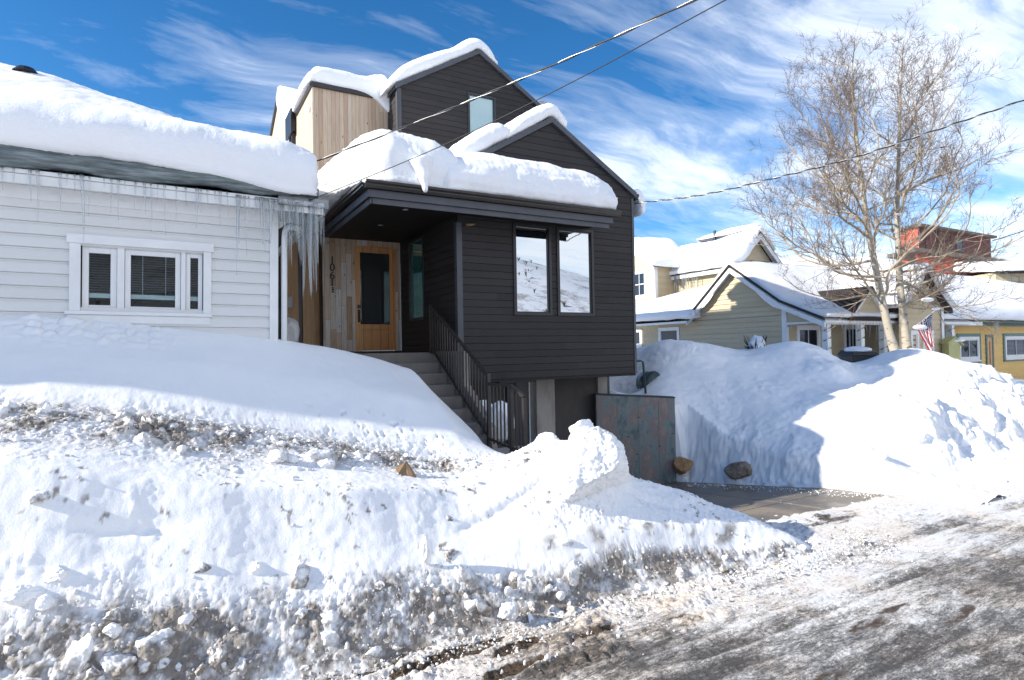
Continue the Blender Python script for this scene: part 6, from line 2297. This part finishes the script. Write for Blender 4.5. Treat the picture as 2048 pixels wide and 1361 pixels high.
chunk(1372, 932, 8.62, 54, 44, 55, 'rusty orange rock at the end of the retaining wall', 0, 'rock', 'rock', ROCKO, 4, .9, (0, .3, .2), .55, .06)
chunk(1478, 940, 7.62, 66, 42, 56, 'brown rock half buried at the foot of the far snowbank', 0, 'rock', 'rock', ROCKB, 4, .8, (0, .2, 0), .5, .06)


def build_debris():
    """countless crumbs of broken snow over the rubble and along the road edge"""
    bank = bpy.data.objects['snowbank']
    me = bank.data
    n = len(me.vertices)
    co = np.empty(n*3)
    me.vertices.foreach_get('co', co)
    co = co.reshape(-1, 3)
    dt = np.empty(n, np.float32)
    me.attributes['dirt'].data.foreach_get('value', dt)
    g = np.random.default_rng(77)
    vis = (co[:, 0] > -1.4) & (co[:, 2] > -.05)
    w_ = (np.clip(dt, 0, 1)**1.6)*vis
    pick = g.choice(n, 4200, p=w_/w_.sum())
    pts = [(co[i], dt[i]) for i in pick]
    for _ in range(1800):
        x = g.uniform(.2, 7.2)
        y = 4.30-.03*x-abs(g.normal(0, .28))+.03
        if x > 5.8:
            y += g.normal(0, .2)
        pts.append((np.array([x, y, .015]), g.uniform(.1, .75)))
    for _ in range(120):
        pts.append((np.array([g.uniform(8.2, 13), g.uniform(3.8, 4.9), .03]), g.uniform(0, .2)))
    for _ in range(500):
        y = g.uniform(5.0, 8.4)
        pts.append((np.array([np.interp(y, [5, 6.2, 7.5, 8.6], [9.15, 9.1, 8.85, 8.55])-abs(g.normal(0, .22)), y, float(drive_z(np.array([y]))[0])+.005]), 0.02))
    V, F, D, b = [], [], [], 0
    for k, (p, d) in enumerate(pts):
        s = min(.04, .0040*(1+g.exponential(1.25)))
        if k < 120:
            s = g.uniform(.03, .075)
            p = p-[0, 0, s*.3]
        if k >= len(pts)-500:
            s *= .6
        nn = 4 if s > .028 else (2 if s > .014 else 1)
        v, f = ico(nn)
        if nn == 1:
            v = v*(1+.34*g.normal(size=(len(v), 1)).clip(-1, 1))
        else:
            v = v.copy()
            for _c in range(6):
                d_ = g.normal(size=3)
                d_ /= np.linalg.norm(d_)
                v = v-np.clip(v@d_-g.uniform(.35, .75), 0, None)[:, None]*d_
            v = v*(1+(.10 if nn == 2 else .02)*g.normal(size=(len(v), 1)).clip(-1, 1))
            if nn == 4:
                v = v*(1+.34*fbm(v+k, 2.2, 5, .68)[:, None])
        v = v*s*g.uniform(.6, 1.3, 3)
        V.append(v+p+[0, 0, s*.05])
        F.append(f+b)
        dv = d*g.uniform(.45, 1.3)*np.ones(len(v))
        if nn == 4:
            dv = dv*(.9+1.6*fbm(v*30+k, 1.0, 3, .6))-.45*sstep(p[2], p[2]+s*.8, v[:, 2]+p[2])
        D.append(np.clip(dv, 0, 1))
        b += len(v)
    o = mesh_obj('snow_crumbs', np.vstack(V), np.vstack(F), SNOW, None, False, {'dirt': np.concatenate(D)})
    tag(o, 'scattered crumbs of broken dirty snow over the bank foot and road edge', 'snow crumbs', kind='stuff')


build_debris()

# broken board poking out of the crest
c = at(812, 948, Y=5.55)
B_ = MB().prism([(c[0]-.10, c[1]+.02, c[2]+.05), (c[0]+.0, c[1]-.01, c[2]+.12), (c[0]+.0, c[1]-.04, c[2]-.10), (c[0]-.08, c[1]-.02, c[2]+.02)], (.01, .03, 0))
B_.prism([(c[0], c[1]-.012, c[2]+.12), (c[0]+.075, c[1]-.05, c[2]-.01), (c[0]+.085, c[1]-.08, c[2]-.10), (c[0]+.002, c[1]-.05, c[2]-.08)], (.014, .03, 0))
o = obj('broken_board', B_, BOARDB, None, loc=tuple(c))
tag(o, 'broken brown board sticking out of the bank crest', 'board')

# orange marker by the big block
c = at(1214, 872, Y=5.3)
o = obj('marker_stake', MB().tube([c-[0, 0, .5], c+[0, 0, .03]], .022, 8), ORANGEP, None, loc=tuple(c))
tag(o, 'orange plastic stake mostly hidden behind the big snow block', 'stake')

# snow beside the steps, behind the railing
chunk(1000, 842, 7.9, 62, 84, 60, 'snow lump behind the level railing at the foot of the steps', .0, 'snow', 'snow_lump', ROOFSNOW, 5, .9, (0, 0, 0), .15, .05)
chunk(968, 832, 8.3, 50, 64, 61, 'snow lump behind the sloping stair railing', .0, 'snow', 'snow_lump', ROOFSNOW, 5, .9, (0, 0, 0), .15, .05)
chunk(583, 662, 11.2, 30, 66, 62, 'snow mound in the passage beside the slatted cedar panels', .0, 'snow', 'snow_lump', ROOFSNOW, 5, .9, (0, 0, 0), .15, .05)

# teal drum and pipe handrail beside the black house
p = at(1306, 757, Y=9.80)-np.array([0, 0, .09])
D_ = thing('garden_drum', 'dark teal round drum half buried in snow beside the black house corner', 'drum', tuple(p))
obj('drum_body', MB().tube([p+[0, 0, -.02], p+[.10, .32, -.02]], .25, 32), TEALP, D_, True)
t = np.linspace(0, 2*math.pi, 40)
obj('rim', MB().tube(np.stack([p[0]+.255*np.cos(t), p[1]+0*t, p[2]-.02+.255*np.sin(t)], -1), .016, 6, False), BLACKM, D_, True)
q = at(1286, 722, Y=9.6)
e = at(1291, 768, Y=9.6)
hr = MB().tube([(q[0]-1.2, q[1]+.1, q[2]+.01), (q[0]-.06, q[1], q[2]), (q[0], q[1], q[2]-.03), (e[0], e[1], e[2]-.2)], .024, 10)
o = obj('pipe_handrail', hr, TEALP, None, True, loc=tuple(q))
tag(o, 'dark pipe handrail rising from the snow beside the teal drum', 'handrail')

# snow-capped shrub in front of the cottage gable wall
p = at(1512, 692, Y=9.8)
S_ = thing('snow_capped_shrub', 'small dark shrub under a cap of snow before the cottage gable wall', 'shrub', tuple(p))
vv, f = lump((.26, .24, .24), 71, 4, .2, .16)
mesh_obj('snow_cap', vv+p+[.03, 0, .03], f, ROOFSNOW, S_, True)
mb = MB()
r = random.Random(4)
for k in range(60):
    a_ = r.uniform(0, 6.28)
    b_ = p+np.array([.10*math.cos(a_), .10*math.sin(a_), -.15])
    mb.tube([b_, b_+np.array([.17*math.cos(a_)-.08, .17*math.sin(a_)-.05, r.uniform(.1, .42)])], [.012, .004], 4)
obj('twigs', mb, SPRUCE, S_)

# wheelie bin
p = at_d(1716, 716, 15.0)
W_ = thing('wheelie_bin', 'dark wheelie bin with a snow-covered lid between the far snowbanks', 'bin', (p[0], p[1], p[2]-.8))
ax = _r2*[1, 1, 0]
ax = ax/np.linalg.norm(ax)
dp = np.array([-ax[1], ax[0], 0])
def bq(s, t_, z):
    return tuple(p+ax*s+dp*t_+[0, 0, z])
m_ = MB()
lo, hi = [bq(-.24, -.25, -.8), bq(.24, -.25, -.8), bq(.24, .25, -.8), bq(-.24, .25, -.8)], [bq(-.31, -.32, .06), bq(.31, -.32, .06), bq(.31, .34, .06), bq(-.31, .34, .06)]
m_.add(lo+hi, [(0, 3, 2, 1), (4, 5, 6, 7), (0, 1, 5, 4), (1, 2, 6, 5), (2, 3, 7, 6), (3, 0, 4, 7)])
obj('bin_body', m_, BINP, W_, bevel=.015)
l_ = MB()
l_.add([bq(-.34, -.36, .065), bq(.34, -.36, .065), bq(.34, .38, .065), bq(-.34, .38, .065), bq(-.29, -.28, .15), bq(.29, -.28, .15), bq(.27, .30, .20), bq(-.27, .30, .20)], [(0, 3, 2, 1), (4, 5, 6, 7), (0, 1, 5, 4), (1, 2, 6, 5), (2, 3, 7, 6), (3, 0, 4, 7)])
obj('lid', l_, BINP, W_, bevel=.02)
obj('handle', MB().tube([bq(-.07, -.33, -.10), bq(-.07, -.40, -.08), bq(.07, -.40, -.08), bq(.07, -.33, -.10)], .014, 8), GREYB, W_)
vv, f = lump((.31, .31, .09), 72, 4, .1, .06)
o = mesh_obj('lid_snow', vv+np.array(bq(.0, .0, .20)), f, ROOFSNOW, None, True, None, loc=bq(0, 0, .2))
tag(o, 'cushion of snow on the wheelie bin lid', 'snow')
vv, f = lump((.17, .06, .05), 73, 3, .1, .1)
o = mesh_obj('snow_ledge', vv+np.array(bq(-.05, -.37, -.14)), f, ROOFSNOW, None, True, None, loc=bq(-.05, -.37, -.14))
tag(o, 'small ledge of snow stuck to the front of the wheelie bin', 'snow')

# flag on its pole
FD = 17.2
A_, B2, C_, D2 = at_d(1864, 626, FD), at_d(1831, 653, FD), at_d(1861, 703, FD), at_d(1866, 664, FD)
n1, n2 = 60, 40
uu, vv_ = np.meshgrid(np.linspace(0, 1, n1), np.linspace(0, 1, n2), indexing='ij')
top = A_[None, None]*(1-uu[..., None])+(D2+[0, 0, -.36])[None, None]*uu[..., None]
bot = B2[None, None]*(1-uu[..., None])+C_[None, None]*uu[..., None]
P = top*(1-vv_[..., None])+bot*vv_[..., None]
P = P+dp*(0.045*np.sin(vv_*11+uu*2.5)*(.3+uu))[..., None]+np.array([0, 0, 1])*(-.05*np.sin(uu*math.pi)*vv_)[..., None]
G_ = thing('flag', 'striped red and white flag with a starred blue corner hanging on the cottage porch', 'flag', tuple(A_))
mesh_obj('flag_cloth', P.reshape(-1, 3), grid_faces(n1, n2), FLAG, G_, True, {'fu': uu.ravel(), 'fv': vv_.ravel()})
obj('flag_pole', MB().tube([B2+(B2-A_)*.12, A_+(A_-B2)*.35], .014, 8), WHITET, G_)

# birdhouse before the golden cottage
p = at_d(1908, 700, 19.0)
N_ = thing('birdhouse', 'pale green-yellow birdhouse with a snowy pitched roof before the golden cottage', 'birdhouse', (p[0], p[1], p[2]-1.2))
BH = flat('pale_green_paint', (.50, .48, .22), .6, .1)
obj('box', MB().prism([bq_ for bq_ in (tuple(p+ax*-.16+[0, 0, -.34]), tuple(p+ax*.20+[0, 0, -.34]), tuple(p+ax*.20+[0, 0, .18]), tuple(p+ax*.02+[0, 0, .34]), tuple(p+ax*-.16+[0, 0, .24]))], tuple(dp*.3)), BH, N_)
obj('roof', MB().prism([tuple(p+ax*-.22-dp*.06+[0, 0, .24]), tuple(p+ax*.03-dp*.06+[0, 0, .42]), tuple(p+ax*.28-dp*.06+[0, 0, .16]), tuple(p+ax*.28-dp*.06+[0, 0, .12]), tuple(p+ax*.03-dp*.06+[0, 0, .37]), tuple(p+ax*-.22-dp*.06+[0, 0, .2])], tuple(dp*.42)), BH, N_)
obj('post', MB().box(p[0]-.05, p[0]+.05, p[1]+.05, p[1]+.15, p[2]-1.4, p[2]-.36), WHITET, N_)
vv, f = lump((.22, .2, .07), 74, 3, .1, .1)
o = mesh_obj('snow_wedge', vv+p+ax*.18+dp*.1+[0, 0, .30], f, ROOFSNOW, None, True, None, loc=p+ax*.18+[0, 0, .3])
tag(o, 'wedge of snow on the birdhouse roof', 'snow')

# ---------------------------------------------------------------- far slopes
def build_hills():
    # hillside across the street, behind the viewer, mirrored in the front windows
    a = np.linspace(-150, 260, 140)
    b = np.linspace(-24, -190, 70)
    X, Y = np.meshgrid(a, b, indexing='ij')
    ridge_h = 19+7*np.exp(-((X-45)/45)**2)-.045*np.clip(X-50, 0, None)
    Z = -1.2+ridge_h*sstep(-24, -105, Y)-.06*np.clip(-Y-120, 0, None)
    P = np.stack([X, Y, Z], -1).reshape(-1, 3)
    P[:, 2] += 2.2*fbm(P*[1, 1, 0], .03, 4, seed=61)*sstep(-24, -60, P[:, 1])
    o = mesh_obj('hillside', P, grid_faces(*X.shape), HILL, None, True)
    tag(o, 'scrubby snow hillside across the street, mirrored in the windows', 'hill', kind='structure')
    g = np.random.default_rng(9)
    mb = MB()
    w_ = fbm(P*[1, 1, 0], .05, 3, seed=62)
    ok = np.where((w_ > .02) & (P[:, 0] > -30) & (P[:, 0] < 160))[0]
    for i in g.choice(ok, 1500):
        c_ = P[i]+np.append(g.normal(0, 1.4, 2), 0)
        s_ = g.uniform(.25, .8)
        for _ in range(6):
            d_ = np.array([g.normal(0, .6), g.normal(0, .6), g.uniform(.5, 1)])*s_
            mb.tube([c_-[0, 0, .3], c_+d_*.5, c_+d_], [.12*s_, .10*s_, .02], 3)
    o = obj('scrub', mb, SCRUB)
    tag(o, 'leafless scrub dotting the far hillside', 'scrub', kind='stuff')
    # wooded ridge peeping over the yellow house
    p, q = at_d(1340, 497, 260), at_d(1450, 497, 260)
    n = 60
    t = np.linspace(-.6, 1.6, n)
    prof = np.exp(-((t-.55)/.38)**2)
    top = at_d(1400, 484, 260)[2]-p[2]
    rows = []
    for dd, f in ((0, 0), (10, .6), (25, 1), (60, .5), (120, 0)):
        rows.append(np.stack([p[0]+(q[0]-p[0])*t+_fw[0]*dd, p[1]+(q[1]-p[1])*t+_fw[1]*dd, p[2]-8+(8+top*prof)*f], -1))
    R = np.stack(rows)
    o = mesh_obj('hillside', R.reshape(-1, 3), grid_faces(*R.shape[:2]), HILL, None, True)
    tag(o, 'distant wooded snow ridge peeping over the yellow roof', 'hill', kind='structure')
    mb = MB()
    for _ in range(420):
        k = g.uniform(0, n-1.01)
        j = g.uniform(.6, 2.3)
        i0, j0 = int(k), int(j)
        c_ = R[j0, i0]*(1-(j-j0))+R[min(4, j0+1), i0]*(j-j0)+(R[j0, i0+1]-R[j0, i0])*(k-i0)
        h = g.uniform(1.2, 2.6)
        mb.tube([c_-[0, 0, .5], c_+[0, 0, h*.3], c_+[0, 0, h]], [.55, .45, .03], 5)
    o = obj('forest', mb, SPRUCE)
    tag(o, 'far-off conifers on the snow ridge', 'forest', kind='stuff')


build_hills()
